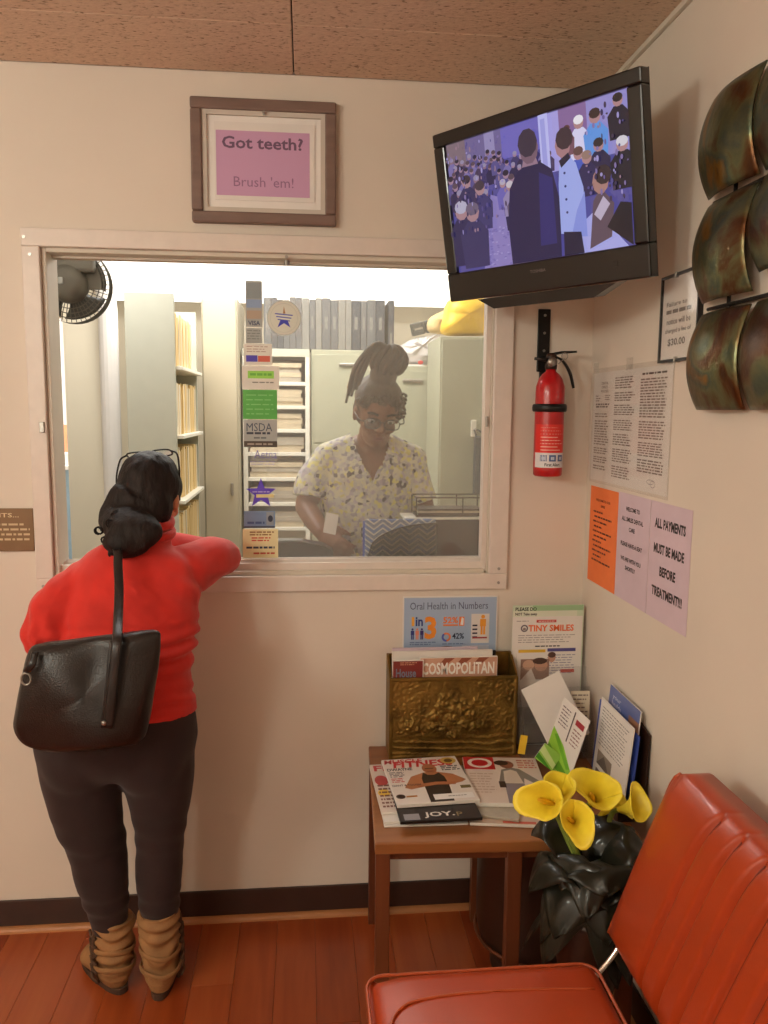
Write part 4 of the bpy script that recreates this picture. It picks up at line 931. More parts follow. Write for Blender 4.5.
# ------------------------------------------------------------------ fire extinguisher and its bracket
EX, EY = 0.693, -0.062
t = root('extinguisher_bracket', 'black metal hanging bracket with strap behind the red extinguisher', 'bracket', (0.69, 0, 1.55))
obj('back_plate', mk_box((0.668, -0.008, 1.66), (0.704, -0.001, 1.838), r=0.002), 'black_metal', t); obj('spine', mk_box((0.676, -0.012, 1.40), (0.706, -0.001, 1.66), r=0.002), 'black_metal', t)
bm = B(); limb(bm, [(EX+0.046*math.cos(a*PI/20), EY+0.046*math.sin(a*PI/20), 1.556) for a in range(40)], (0.011, 0.003), seg=8, side=(0,0,1), closed=True); obj('strap', bm, 'black_metal', t, smooth=True)
for z in (1.82, 1.77, 1.72):
    bm = B(); limb(bm, [(0.687, -0.010, z), (0.687, -0.006, z)], 0.004, seg=8); obj('screw', bm, 'steel', t)
t = root('fire_extinguisher', 'red fire extinguisher strapped upright on the wall by the corner', 'extinguisher', (EX, EY, 1.362))
bm = B(); lathe(bm, [(0.036, 0.0), (0.0405, 0.004), (0.0412, 0.02), (0.0412, 0.235), (0.040, 0.255), (0.034, 0.275), (0.024, 0.289), (0.015, 0.296), (0.013, 0.305)], (EX, EY, 1.362), 40); obj('cylinder', bm, 'red_paint', t, smooth=True)
bm = B(); lathe(bm, [(0.016, 0.0), (0.017, 0.01), (0.014, 0.02), (0.016, 0.034), (0.012, 0.045)], (EX, EY, 1.664), 20); obj('valve', bm, 'dark_brown', t, smooth=True)
bm = B(); limb(bm, [(EX-0.004, EY-0.018, 1.684), (EX-0.004, EY-0.028, 1.684)], 0.013, seg=20); obj('gauge', bm, 'steel', t, smooth=True)
bm = B(); limb(bm, [(EX, EY, 1.706), (EX+0.03, EY, 1.712), (EX+0.07, EY-0.01, 1.714)], [(0.010, 0.004), (0.010, 0.004), (0.006, 0.003)], seg=8, side=(0,1,0)); obj('top_lever', bm, 'black_metal', t, smooth=True)
bm = B(); slimb(bm, [(EX+0.012, EY, 1.70), (EX+0.032, EY-0.004, 1.688), (EX+0.052, EY-0.01, 1.655), (EX+0.064, EY-0.012, 1.612)], [(0.010, 0.003), (0.010, 0.003), (0.010, 0.004), (0.006, 0.004)], 5, seg=8, side=(0,1,0)); obj('carry_handle', bm, 'black_metal', t, smooth=True)
bm = B(); limb(bm, [(EX-0.012, EY-0.012, 1.690), (EX-0.052, EY-0.012, 1.693)], [0.006, 0.004], seg=10); obj('nozzle', bm, 'black_plastic', t, smooth=True)
bm = B(); limb(bm, [(EX+0.012, EY-0.026, 1.678), (EX+0.030, EY-0.026, 1.694)], 0.0015, seg=6); limb(bm, [(EX+0.030+0.009*math.cos(a*PI/8), EY-0.026, 1.700+0.009*math.sin(a*PI/8)) for a in range(16)], 0.0013, seg=6, closed=True, side=(0,1,0)); obj('safety_pin', bm, 'steel', t, smooth=True)
c = Canvas(); Wl = 0.110
c.rect(0, 0, Wl, 0.122, (224, 44, 36), 24)
for k in range(8): c.rect(0.02, 0.112-k*0.009, 0.02+0.05+0.02*((k*7) % 3)/2, 0.114-k*0.009, (246, 196, 180), 8)
c.rect(0, 0, Wl, 0.042, (226, 222, 224), 24)
for k in range(3): c.rect(0.020+0.026*k, 0.018, 0.040+0.026*k, 0.036, (70, 96, 150), 4); c.rect(0.025+0.026*k, 0.022, 0.035+0.026*k, 0.031, (196, 204, 222), 3)
c.text('First Alert', 0.034, 0.004, 0.046, 0.009, (20, 20, 20), 0.02)
def cylmap(u, v, d):
    a = -PI/2+0.13*0-(Wl/2-u)/0.0412; r = 0.0415+d
    return V((EX+r*math.cos(a), EY+r*math.sin(a), 1.388+v))
c.build('label_print', cylmap, t, 'glossy_print')

# ------------------------------------------------------------------ notices on the right wall (faces -X; u runs towards the camera)
UX, UZ = V((0, -1, 0)), V((0, 0, 1))
def wsheet(name, y0, y1, z0, z1, m, label, X=XR-0.0012, cat='notice', group=None):
    o = sheet(name, (X, y0, z0), UX, UZ, y0-y1, z1-z0, m, None, 0.0008, label=label, cat=cat, group=group); return o, plane((X, y0, z0), UX, UZ), y0-y1, z1-z0
BK = (44, 34, 34)
o, pf, wd, h = wsheet('notice_sheet', -0.040, -0.249, 1.055, 1.333, 'paper_orange', 'orange paper notice with a column of small print on the right wall')
c = Canvas(); DK = (110, 44, 24)
c.text('WELCOME TO OUR', 0.045, h-0.040, 0.11, 0.007, DK, 0.02); c.text('OFFICE', 0.085, h-0.056, 0.03, 0.007, DK, 0.02)
for k in range(11): c.lines(0.03+0.008*(k % 2), h-0.074-0.014*k, 0.10+0.07*((k*5) % 3)/2, h-0.068-0.014*k, 1, DK, 0.8, 0.0, 0.016, k)
c.build('sheet_print', pf, o)
o, pf, wd, h = wsheet('notice_sheet', -0.252, -0.452, 1.055, 1.336, 'paper_lavender', 'lavender notice with three short blocks of dark lettering on the right wall')
c = Canvas()
for tx, y, w2 in (('WELCOME TO', 0.236, 0.088), ('ALL SMILES DENTAL', 0.209, 0.135), ('CARE', 0.184, 0.036), ('PLEASE HAVE A SEAT', 0.143, 0.135), ('WE ARE WITH YOU', 0.104, 0.128), ('SHORTLY', 0.082, 0.064)):
    c.text(tx, 0.095-w2/2, y, w2, 0.0115, BK, 0.03)
c.build('sheet_print', pf, o)
o, pf, wd, h = wsheet('notice_sheet', -0.455, -0.664, 1.055, 1.336, 'paper_lavender', 'lavender notice reading ALL PAYMENTS MUST BE MADE BEFORE TREATMENT on the right wall')
c = Canvas()
for tx, y, w2 in (('ALL PAYMENTS', 0.219, 0.158), ('MUST BE MADE', 0.159, 0.156), ('BEFORE', 0.107, 0.082), ('TREATMENT!!!', 0.056, 0.158)):
    c = Canvas(); c.text(tx, 0.104-w2/2, y, w2, 0.024, BK, 0.04); c.build('lettering', pf, o)
# policy notice in a clear sleeve, three printed columns
t = root('policy_notice', 'three-column page of dense small print in a clear sleeve on the right wall', 'notice', (XR-0.002, -0.29, 1.35))
obj('sleeve', mk_box((XR-0.004, -0.545, 1.345), (XR-0.003, -0.030, 1.668)), 'clear_film', t)
o = obj('page', mk_box((XR-0.0022, -0.535, 1.352), (XR-0.0008, -0.034, 1.656)), 'paper_white', t)
c = Canvas(); G = (132, 114, 106)
for tx, x, y, w2 in (('DENTAL', 0.06, 0.270, 0.05), ('OFFICE', 0.062, 0.259, 0.045), ('POLICIES', 0.058, 0.248, 0.055)): c.text(tx, x, y, w2, 0.007, G, 0.02)
c.lines(0.02, 0.222, 0.055, 0.242, 3, G, 0.45, 0.4, 0.012, 2); c.lines(0.09, 0.226, 0.13, 0.242, 3, G, 0.45, 0.4, 0.012, 3); c.lines(0.022, 0.205, 0.125, 0.219, 2, (60, 48, 46), 0.6, 0.1, 0.02, 4)
for a, b, n in ((0.178, 0.192, 2), (0.10, 0.172, 10), (0.075, 0.095, 3), (0.05, 0.07, 3), (0.03, 0.045, 2)): c.lines(0.018, a, 0.128, b, n, G, 0.5, 0.2, 0.02, n)
for a, b, n in ((0.255, 0.288, 5), (0.222, 0.248, 4), (0.185, 0.215, 5), (0.145, 0.175, 5), (0.105, 0.138, 5), (0.06, 0.098, 6), (0.018, 0.052, 5)): c.lines(0.160, a, 0.295, b, n, G, 0.5, 0.25, 0.02, n+int(a*99))
c.lines(0.335, 0.284, 0.48, 0.292, 1, (60, 48, 46), 0.6, 0.1, 0.02, 9)
for a, b, n in ((0.18, 0.278, 14), (0.128, 0.174, 7), (0.085, 0.122, 6), (0.045, 0.080, 5)): c.lines(0.328, a, 0.478, b, n, G, 0.5, 0.12, 0.02, n)
c.ring(0.41, 0.026, 0.02, 0.006, 0.0012, (110, 100, 110)); c.ring(0.425, 0.022, 0.014, 0.009, 0.0012, (110, 100, 110))
c.build('page_print', plane((XR-0.0022, -0.034, 1.352), UX, UZ), o)
for y in (-0.05, -0.29, -0.53):
    obj('tape', mk_box((XR-0.0048, y-0.02, 1.655), (XR-0.0042, y+0.02, 1.685)), 'clear_film', t)
# small framed fee notice
t = root('fee_notice', 'narrow black clip frame with a $30.00 fee notice beside the metal sculpture', 'frame', (XR, -0.55, 1.66))
obj('backing', mk_box((XR-0.008, -0.655, 1.664), (XR-0.001, -0.476, 1.852)), 'paper_white', t)
bm = B()
for lo, hi in (((XR-0.013, -0.658, 1.848), (XR-0.001, -0.473, 1.854)), ((XR-0.013, -0.658, 1.660), (XR-0.001, -0.473, 1.666)), ((XR-0.013, -0.479, 1.666), (XR-0.001, -0.473, 1.848)), ((XR-0.013, -0.658, 1.666), (XR-0.001, -0.652, 1.848))): box(bm, lo, hi)
obj('frame', bm, 'black_plastic', t)
obj('glazing', mk_box((XR-0.0115, -0.652, 1.666), (XR-0.0105, -0.479, 1.848)), 'acrylic', t)
c = Canvas(); c.text('Failure to', 0.02, 0.118, 0.10, 0.010, (90, 80, 78), 0.01); c.lines(0.02, 0.10, 0.14, 0.112, 1, (120, 110, 104), 0.7, 0.0, 0.02, 5)
c.text('notice will be', 0.024, 0.078, 0.115, 0.013, (90, 80, 78), 0.01); c.text('charged a fee of', 0.018, 0.056, 0.125, 0.013, (100, 90, 86), 0.01); c.text('$30.00', 0.034, 0.028, 0.085, 0.018, (90, 80, 78), 0.02)
c.build('fee_print', plane((XR-0.0082, -0.479, 1.666), UX, UZ), t)
for y, z in ((-0.545, 1.85), (-0.56, 1.664)): obj('clip', mk_box((XR-0.015, y-0.006, z-0.006), (XR-0.001, y+0.002, z+0.006), r=0.001), 'steel', t)

# ------------------------------------------------------------------ metal wall sculpture
t = root('wall_sculpture', 'wall sculpture of bowed patinated metal panels in rows beside the notices', 'wall art', (XR, -0.88, 1.55))
def panel(y0, y1, z0, z1, skew=0.0, bow=0.05, lift=0.0):
    bm = B()
    def fn(u, v):
        s = 2*v-1; yy = y0+(y1-y0)*u
        ed = 0.012*(s*s)                                   # waisted ends
        if u < 0.5: yy += -ed*(1-2*u)
        x = XR-0.022-bow*(1-s*s)-0.012*math.sin(PI*u)
        return V((x, yy, z0+(z1-z0)*v+lift*u))
    grid(bm, 14, 20, fn, 0.003)
    obj('metal_panel', bm, 'patina', t, smooth=True)
for r_, (z0, z1) in enumerate(((1.972, 2.165), (1.767, 1.958), (1.552, 1.745))):
    for k in range(3):
        y0 = -0.682-0.205*k
        up = 0.0 if (k == 0 or r_ != 1) else 0.03
        panel(y0, y0-0.197, z0+up, z1+up*0.2, bow=0.022)
bm = B()
for y in (-0.78, -0.985, -1.19): limb(bm, [(XR-0.012, y, 1.58), (XR-0.012, y, 2.13)], 0.004, seg=8)
for z in (1.756, 1.965): limb(bm, [(XR-0.012, -0.70, z), (XR-0.012, -1.27, z)], 0.004, seg=8)
obj('rod_frame', bm, 'black_metal', t)
# ------------------------------------------------------------------ stickers on the glass (glass front face at y = 0.060)
GY = 0.0592
def sticker(px, m, label, paint=None, cat='sticker', th=0.0004):
    a = at(px[0], px[3], GY); b = at(px[2], px[1], GY); wd = b.x-a.x; h = b.z-a.z
    o = sheet('window_sticker', (a.x, GY, a.z), (1,0,0), (0,0,1), wd, h, m, None, th, label=label, cat=cat, group='stickers on the glass pane')
    if paint:
        c = Canvas(); paint(c, wd, h); c.build('sticker_print', plane((a.x, GY, a.z), (1,0,0), (0,0,1)), o)
    return o
sticker((246, 281, 262, 327), 'sticker_grey', 'narrow grey and blue sticker strip ending in VISA at the top of the pane', lambda c, w_, h: (c.rect(0.002, h*0.62, w_-0.002, h*0.96, (150, 160, 164)), c.rect(0.002, h*0.42, w_-0.002, h*0.60, (150, 172, 206)), c.rect(0.002, h*0.18, w_-0.002, h*0.36, (190, 170, 150)), c.text('VISA', 0.006, h*0.04, w_-0.012, h*0.10, (90, 96, 120), 0.03)))
sticker((246, 328, 262, 343), 'sticker_grey', 'small plain grey sticker below the VISA strip', lambda c, w_, h: c.lines(0.004, h*0.2, w_-0.004, h*0.9, 4, (140, 146, 140), 0.4, 0.1, 0.01))
def emblem(c, w_, h):
    cx, cy = w_/2, h/2
    c.ell(cx, cy, w_*0.47, h*0.48, (226, 228, 216), 32); c.ring(cx, cy, w_*0.47, h*0.48, 0.002, (196, 200, 190)); c.ring(cx, cy, w_*0.38, h*0.40, 0.001, (200, 204, 196))
    c.poly([(cx-0.003, cy+h*0.12), (cx, cy+h*0.32), (cx+0.004, cy+h*0.12)], (176, 130, 80))
    for k in range(3): c.poly([(cx-w_*0.26+k*0.004, cy+h*0.10-k*0.008), (cx+w_*0.24-k*0.004, cy+h*0.06-k*0.008), (cx+w_*0.24-k*0.004, cy+h*0.09-k*0.008), (cx-w_*0.24+k*0.004, cy+h*0.13-k*0.008)], (90, 100, 190))
    c.poly([(cx-w_*0.18, cy-h*0.26), (cx-w_*0.10, cy-h*0.06), (cx+w_*0.10, cy-h*0.06), (cx+w_*0.18, cy-h*0.26), (cx, cy-h*0.14)], (66, 70, 190))
sticker((266, 300, 302, 336), 'clear_film', 'round white emblem with a blue star on clear film', emblem)
sticker((244, 344, 272, 365), 'sticker_white', 'white sticker with a purple and red logo bar', lambda c, w_, h: (c.rect(0.006, h*0.16, w_*0.48, h*0.46, (84, 70, 190)), c.rect(w_*0.5, h*0.16, w_-0.006, h*0.44, (220, 110, 90)), c.lines(0.008, h*0.58, w_-0.01, h*0.92, 3, (180, 150, 140), 0.3, 0.3, 0.012)))
sticker((242, 366, 279, 389), 'sticker_white', 'white sticker with a bright green bar', lambda c, w_, h: (c.rect(w_*0.16, h*0.46, w_*0.86, h*0.78, (160, 226, 96)), c.lines(w_*0.22, h*0.56, w_*0.8, h*0.7, 1, (110, 190, 70), 0.7, 0, 0.012), c.lines(w_*0.28, h*0.24, w_*0.85, h*0.34, 1, (140, 140, 130), 0.5, 0, 0.012)))
sticker((243, 390, 277, 419), 'sticker_green', 'solid green sticker in the column on the pane', lambda c, w_, h: c.lines(0.01, h*0.1, w_-0.01, h*0.9, 5, (140, 210, 130), 0.2, 0.2, 0.02))
sticker((244, 420, 277, 447), 'sticker_grey', 'grey sticker lettered MSDA with a dark bottom band', lambda c, w_, h: (c.text('MSDA', 0.008, h*0.58, w_-0.022, h*0.30, (70, 80, 100), 0.0), c.lines(0.008, h*0.46, w_-0.02, h*0.56, 1, (60, 66, 80), 0.8, 0, 0.014), c.lines(w_*0.3, h*0.28, w_-0.03, h*0.40, 1, (110, 116, 120), 0.5, 0, 0.012), c.rect(0, 0, w_, h*0.22, (84, 74, 66)), c.lines(0.01, h*0.06, w_-0.01, h*0.16, 1, (170, 160, 150), 0.6, 0, 0.014)))
sticker((250, 448, 278, 466), 'clear_film', 'clear sticker lettered Aetna in violet', lambda c, w_, h: (c.text('Aetna', w_*0.16, h*0.42, w_*0.8, h*0.46, (120, 110, 170), 0.0), c.lines(0.0, h*0.04, w_*0.9, h*0.3, 2, (140, 130, 180), 0.3, 0.1, 0.014)))
a = at(261, 493.5, GY); o = B()
pts = []
for k in range(10):
    r_ = 0.046 if k % 2 == 0 else 0.019; an = PI/2+k*PI/5; pts.append((a.x+r_*math.cos(an), a.z+r_*math.sin(an)))
prism(o, pts, lambda p, q: V((p, GY, q)), lambda p, q: V((p, GY+0.0005, q)))
st = obj('window_sticker', o, 'sticker_purple', None, 'purple five-pointed star sticker with a pale yellow bar', 'sticker', 'stickers on the glass pane')
c = Canvas(); c.rect(-0.014, -0.012, 0.038, -0.002, (232, 220, 160)); c.lines(-0.025, 0.002, 0.025, 0.008, 1, (180, 170, 230), 0.6, 0, 0.01); c.build('sticker_print', plane((a.x, GY, a.z), (1,0,0), (0,0,1)), st)
sticker((244, 511, 275, 528), 'sticker_blue', 'blue sticker with a dark emblem below the purple star', lambda c, w_, h: (c.rect(w_*0.72, h*0.15, w_-0.004, h*0.95, (150, 160, 170)), c.ell(w_*0.85, h*0.55, w_*0.08, h*0.2, (50, 60, 80)), c.lines(0.01, h*0.2, w_*0.66, h*0.42, 1, (70, 90, 140), 0.6, 0, 0.014), c.rect(0, 0, w_, h*0.1, (60, 60, 80))))
sticker((243, 529, 278, 558), 'sticker_yellow', 'pale yellow sticker with red and dark handwriting at the foot of the pane', lambda c, w_, h: (c.lines(w_*0.2, h*0.76, w_*0.9, h*0.94, 2, (150, 110, 60), 0.5, 0.2, 0.012), c.lines(w_*0.25, h*0.56, w_*0.8, h*0.74, 2, (206, 80, 60), 0.5, 0.2, 0.012), c.lines(w_*0.1, h*0.30, w_*0.9, h*0.42, 1, (60, 70, 90), 0.6, 0, 0.012), c.lines(w_*0.3, h*0.10, w_*0.9, h*0.22, 1, (200, 90, 70), 0.5, 0, 0.012)))

# ------------------------------------------------------------------ office furniture
# overlit white band along the back wall, its brightness put into emission
t = root('bright_band', 'long glowing white band high on the office back wall', 'light', (0.0, 2.3, 2.13))
obj('housing', mk_box((-1.16, 2.24, 2.155), (1.12, OYB, H-0.002), r=0.004), 'white_paint', t)
obj('glow_face', mk_box((-1.15, 2.205, 2.118), (1.11, 2.2395, 2.425), r=0.01), 'band_glow', t)
# wall fan seen from behind
FC = at(72, 285, 0.36)
t = root('wall_fan', 'dark wire-guard fan hanging high inside the reception window', 'fan', (FC.x, FC.y, FC.z-0.12))
bm = B(); limb(bm, [FC+V((0, -0.02, 0)), FC+V((0, 0.03, 0))], 0.118, seg=40, caps=False)
bmesh.ops.solidify(bm, geom=list(bm.faces), thickness=0.004); obj('guard_ring', bm, 'fan_metal', t, smooth=True)
bm = B()
for k in range(48):
    a = k*2*PI/48; d = V((math.cos(a), 0, math.sin(a)))
    limb(bm, [FC+d*0.045+V((0, -0.028, 0)), FC+d*0.09+V((0, -0.028, 0)), FC+d*0.117+V((0, -0.018, 0))], 0.0014, seg=6, side=(0,1,0))
for r_ in (0.06, 0.075, 0.09, 0.104): limb(bm, [FC+V((r_*math.cos(a*PI/20), -0.028, r_*math.sin(a*PI/20))) for a in range(40)], 0.0016, seg=6, closed=True, side=(0,1,0))
obj('wire_guard', bm, 'fan_metal', t)
bm = B(); limb(bm, [FC+V((0, -0.085, 0)), FC+V((0, -0.075, 0)), FC+V((0, -0.03, 0)), FC+V((0, 0.0, 0))], [0.03, 0.05, 0.06, 0.055], seg=28); obj('motor', bm, 'fan_metal', t, smooth=True)
for k in range(4):
    a = k*PI/2+0.5; bm = B()
    def fn(u, v, a=a):
        r_ = 0.03+0.078*u; an = a+(v-0.5)*(0.9+0.5*u); return FC+V((r_*math.cos(an), -0.004+0.022*(v-0.5), r_*math.sin(an)))
    grid(bm, 6, 6, fn, 0.0015); obj('blade', bm, 'grey_plastic', t, smooth=True)
bm = B(); prism(bm, [(0.098*math.cos(math.radians(a)), 0.098*math.sin(math.radians(a))) for a in range(-10, 195, 8)], lambda p, q: FC+V((p, -0.034, q)), lambda p, q: FC+V((p, -0.029, q))); obj('back_cover', bm, 'fan_metal', t)
bm = B(); box(bm, (FC.x-0.075, FC.y-0.07, FC.z+0.03), (FC.x+0.085, FC.y-0.035, FC.z+0.12), r=0.01); obj('bracket_box', bm, 'fan_metal', t)
obj('switch', mk_box((FC.x-0.016, FC.y-0.092, FC.z-0.010), (FC.x-0.002, FC.y-0.082, FC.z+0.010), r=0.002), 'sticker_grey', t)
bm = B(); limb(bm, [(FC.x, FC.y-0.05, FC.z+0.11), (FC.x, FC.y-0.05, H)], 0.012, seg=10); obj('hanger', bm, 'fan_metal', t, smooth=True)
# open filing shelf with its end panel to the window, folders facing right
AX0, AX1, AY0, AY1 = -0.69, -0.503, 0.92, 1.56
t = root('filing_shelf', 'tall grey filing shelf standing end-on with shelves of tan folders', 'shelf', ((AX0+AX1)/2, (AY0+AY1)/2, 0))
obj('end_panel', mk_box((AX0, AY0, 0), (AX1, AY0+0.015, 1.985), r=0.002), 'file_grey', t); obj('end_panel', mk_box((AX0, AY1-0.015, 0), (AX1, AY1, 1.985)), 'file_grey', t); obj('back_panel', mk_box((AX0, AY0+0.015, 0), (AX0+0.012, AY1-0.015, 1.985)), 'file_grey', t)
ZS = [1.695, 1.425, 1.165, 0.905, 0.64]
for k, z in enumerate(ZS): obj('shelf_board', mk_box((AX0+0.012, AY0+0.015, z), (AX1+0.025, AY1-0.015, z+0.014), r=0.002), 'file_white', t)
rnd = random.Random(5); fm = None
for k, z in enumerate(ZS[:4]):
    y = AY0+0.03; n = 0
    while y < AY1-0.04:
        th = 0.012+0.008*rnd.random(); hh = 0.19+0.02*rnd.random()
        if not (k == 0 and y > 1.4):
            obj('file_folder', mk_box((AX0+0.02, y, z+0.0145), (AX1-0.008*rnd.random(), y+th, z+0.0145+hh)), rnd.choice(['folder_tan', 'folder_tan', 'folder_tan', 'paper_cream']), None, 'tan paper folder filed upright on the '+['topmost', 'second', 'third', 'fourth'][k]+' shelf of the end-on grey filing unit', 'folder', 'folders on the '+['topmost', 'second', 'third', 'fourth'][k]+' shelf of the end-on filing unit')
        y += th+0.001
# tall beige cabinet
def cabinet(name, label, x0, x1, y0, y1, z1, m, doors=1, drawers=0):
    t = root(name, label, 'cabinet', ((x0+x1)/2, (y0+y1)/2, 0))
    obj('body', mk_box((x0, y0+0.012, 0), (x1, y1, z1), r=0.003), m, t)
    if drawers:
        zz = 0.06; dh = (z1-0.08)/drawers
        for k in range(drawers):
            d = obj('drawer', mk_box((x0+0.012, y0, zz+0.004), (x1-0.012, y0+0.0115, zz+dh-0.004), r=0.002), m, t)
            obj('handle', mk_box(((x0+x1)/2-0.05, y0-0.012, zz+dh-0.06), ((x0+x1)/2+0.05, y0-0.0002, zz+dh-0.045), r=0.003), 'steel', d); zz += dh
    else:
        wdt = (x1-x0-0.01)/doors
        for k in range(doors):
            d = obj('door', mk_box((x0+0.005+k*wdt+0.002, y0, 0.05), (x0+0.005+(k+1)*wdt-0.002, y0+0.0115, z1-0.01), r=0.002), m, t)
            hx = x0+0.005+(k+1)*wdt-0.03 if k == 0 else x0+0.005+k*wdt+0.03
            obj('knob', mk_box((hx-0.006, y0-0.014, z1*0.55), (hx+0.006, y0-0.0002, z1*0.55+0.06), r=0.003), 'steel', d)
    return t
cabinet('storage_cabinet', 'tall beige cabinet directly left of the sticker column, behind the counter', -0.482, -0.315, 1.57, 2.0, 2.06, 'cabinet_beige')
# open shelf unit facing the window
CX0, CX1, CY0, CY1 = -0.305, 0.022, 1.70, 2.0
t = root('folder_rack', 'white open rack of narrow shelves stacked with folders behind the receptionist', 'shelf', ((CX0+CX1)/2, 1.85, 0))
for x in (CX0, CX1-0.022): obj('upright', mk_box((x, CY0, 0), (x+0.022, CY1, 1.80), r=0.002), 'file_white', t)
obj('top_board', mk_box((CX0, CY0, 1.80), (CX1, CY1, 1.838), r=0.002), 'file_grey', t)
ZC = [1.66, 1.545, 1.43, 1.315, 1.19, 1.065, 0.94]
for z in ZC: obj('shelf_board', mk_box((CX0+0.022, CY0, z), (CX1-0.022, CY1, z+0.018), r=0.002), 'file_white', t)
obj('back_panel', mk_box((CX0+0.022, CY1-0.01, 0.9), (CX1-0.022, CY1, 1.80)), 'folder_grey', t)
rnd = random.Random(9); RN = ['topmost', 'second', 'third', 'fourth', 'fifth', 'sixth', 'seventh']
for k, z in enumerate(ZC):
    hh = 0.082 if k else 0.10; zz = z+0.0185; n = rnd.choice([3, 4])
    for j in range(n):
        th = hh/n*(0.85+0.15*rnd.random())
        obj('file_folder', mk_box((CX0+0.03+0.008*rnd.random(), CY0+0.008+0.01*rnd.random(), zz), (CX1-0.03-0.02*rnd.random(), CY1-0.02, zz+th-0.0006)), rnd.choice(['folder_beige', 'folder_grey']), None, 'beige paper folder lying flat on the '+RN[k]+' shelf of the white open rack', 'folder', 'folders on the '+RN[k]+' shelf of the white rack'); zz += th
cabinet('filing_cabinet', 'grey-green filing cabinet behind the receptionist with binders on top', 0.03, 0.405, 1.70, 2.2, 1.838, 'file_olive', drawers=4)
cabinet('filing_cabinet', 'grey-green filing cabinet with the pile of white bags on top', 0.41, 0.655, 1.70, 2.2, 1.765, 'file_olive', drawers=4)
cabinet('locker', 'tall grey cabinet at the right of the window carrying the yellow bag', 0.60, 0.83, 1.28, 1.66, 1.874, 'file_olive')
# binders on top
rnd = random.Random(13); x = -0.20; i = 0
while x < 0.43:
    th = rnd.choice([0.022, 0.03, 0.036, 0.045])
    zt = 1.838 if x+th < 0.405 else 1.765
    if x < 0.405 < x+th: x = 0.41; zt = 1.765
    m = rnd.choice(['binder_grey', 'binder_dark', 'binder_grey', 'binder_light']) if x < 0.40 else ('binder_dark' if x < 0.44 else 'binder_tan')
    b = obj('binder', mk_box((x, 1.72, zt+0.0004), (x+th-0.001, 1.96, zt+0.235+0.015*rnd.random()+(1.838-zt)), r=0.002, seg=1), m, None, {'binder_grey': 'mid grey ring binder standing on the office cabinets', 'binder_dark': 'dark slate ring binder standing on the office cabinets', 'binder_light': 'pale grey ring binder standing on the office cabinets', 'binder_tan': 'tan ring binder at the end of the binder row'}[m], 'binder', {'binder_grey': 'mid grey binders on the cabinets', 'binder_dark': 'dark slate binders on the cabinets', 'binder_light': 'pale grey binders on the cabinets', 'binder_tan': 'tan binders on the cabinets'}[m])
    obj('spine_label', mk_box((x+th*0.3, 1.7185, zt+0.10), (x+th*0.65, 1.7198, zt+0.16)), 'binder_light', b); x += th; i += 1
# white bags, dark cases, yellow bag
def bag(name, label, outline, Y, dep, m, cat, crumple=0.006, smooth=True):
    outline = [(p.x, p.z) for p in spline([(a, 0, b) for a, b in outline], 3, closed=True)]
    bm = B(); cx_ = sum(p[0] for p in outline)/len(outline); cz_ = sum(p[1] for p in outline)/len(outline); n = len(outline); rings = []
    for s, d in ((0.0, -dep), (0.55, -dep*0.9), (0.85, -dep*0.55), (1.0, 0), (0.85, dep*0.55), (0.55, dep*0.9), (0.0, dep)):
        rings.append([bm.verts.new((cx_+(p[0]-cx_)*max(s, 0.02), Y+d+crumple*nz((p[0], s, p[1]), 14)+crumple*nz((p[0], s*2, p[1]), 40), cz_+(p[1]-cz_)*max(s, 0.02))) for p in outline])
    for a, b in zip(rings, rings[1:]):
        for k in range(n): bm.faces.new((a[k], a[(k+1) % n], b[(k+1) % n], b[k]))
    bm.faces.new(rings[0]); bm.faces.new(rings[-1][::-1])
    return obj(name, bm, m, None, label, cat, smooth=smooth)
def outl(pts, Y): return [(at(x, y, Y).x, at(x, y, Y).z) for x, y in pts]
wb = bag('shopping_bag', 'crumpled white bag with red marks on top of the filing cabinet', outl([(399, 362), (397, 350), (403, 344), (415, 338), (430, 336), (439, 334), (441, 345), (439, 363)], 1.82), 1.82, 0.075, 'white_bag', 'bag', 0.022, False)
for (x, y, r_) in ((421, 363.5, 0.014), (391, 347, 0.014)):
    q = at(x, y, 1.72); bm = B(); ell(bm, (q.x, 1.735, q.z+0.006), (r_, 0.006, r_*0.7)); obj('red_mark', bm, 'red_print', wb, smooth=True)
bm = B(); q0 = at(392, 366, 1.715); box(bm, (q0.x, 1.72, 1.7655), (0.59, 1.90, 1.773)); obj('paper_stack', bm, 'paper_white', None, 'thin stack of white papers under the white bag', 'paper')
for k, (x, lab) in enumerate(((0.458, 'dark grey box tilted against the binders, the one nearer the binders'), (0.535, 'dark grey box tilted beside the yellow bag'))):
    q = at(419 if k == 0 else 433, 328 if k == 0 else 325, 1.75); bm = B(); box(bm, (-0.032, -0.03, -0.03), (0.032, 0.03, 0.032), xf((q.x, 1.80, q.z), (0.1, -0.25, 0)), r=0.006); o = obj('small_box', bm, 'grey_plastic', None, lab, 'box')
    bm = B(); box(bm, (-0.02, -0.0315, -0.004), (0.022, -0.0302, 0.006), xf((q.x, 1.80, q.z), (0.1, -0.25, 0))); obj('box_label', bm, 'folder_grey', o)
bag('yellow_bag', 'bright yellow plastic bag slumped on the tall grey cabinet', outl([(441, 334), (443, 318), (447, 302), (462, 296), (486, 297), (493, 310), (491, 333), (465, 336)], 1.42), 1.42, 0.09, 'yellow_bag', 'bag')
bag('yellow_bag', 'pale straw coloured bag between the dark boxes and the yellow bag', outl([(430, 333), (428, 320), (440, 312), (452, 310), (455, 331)], 1.575), 1.575, 0.045, 'folder_tan', 'bag')
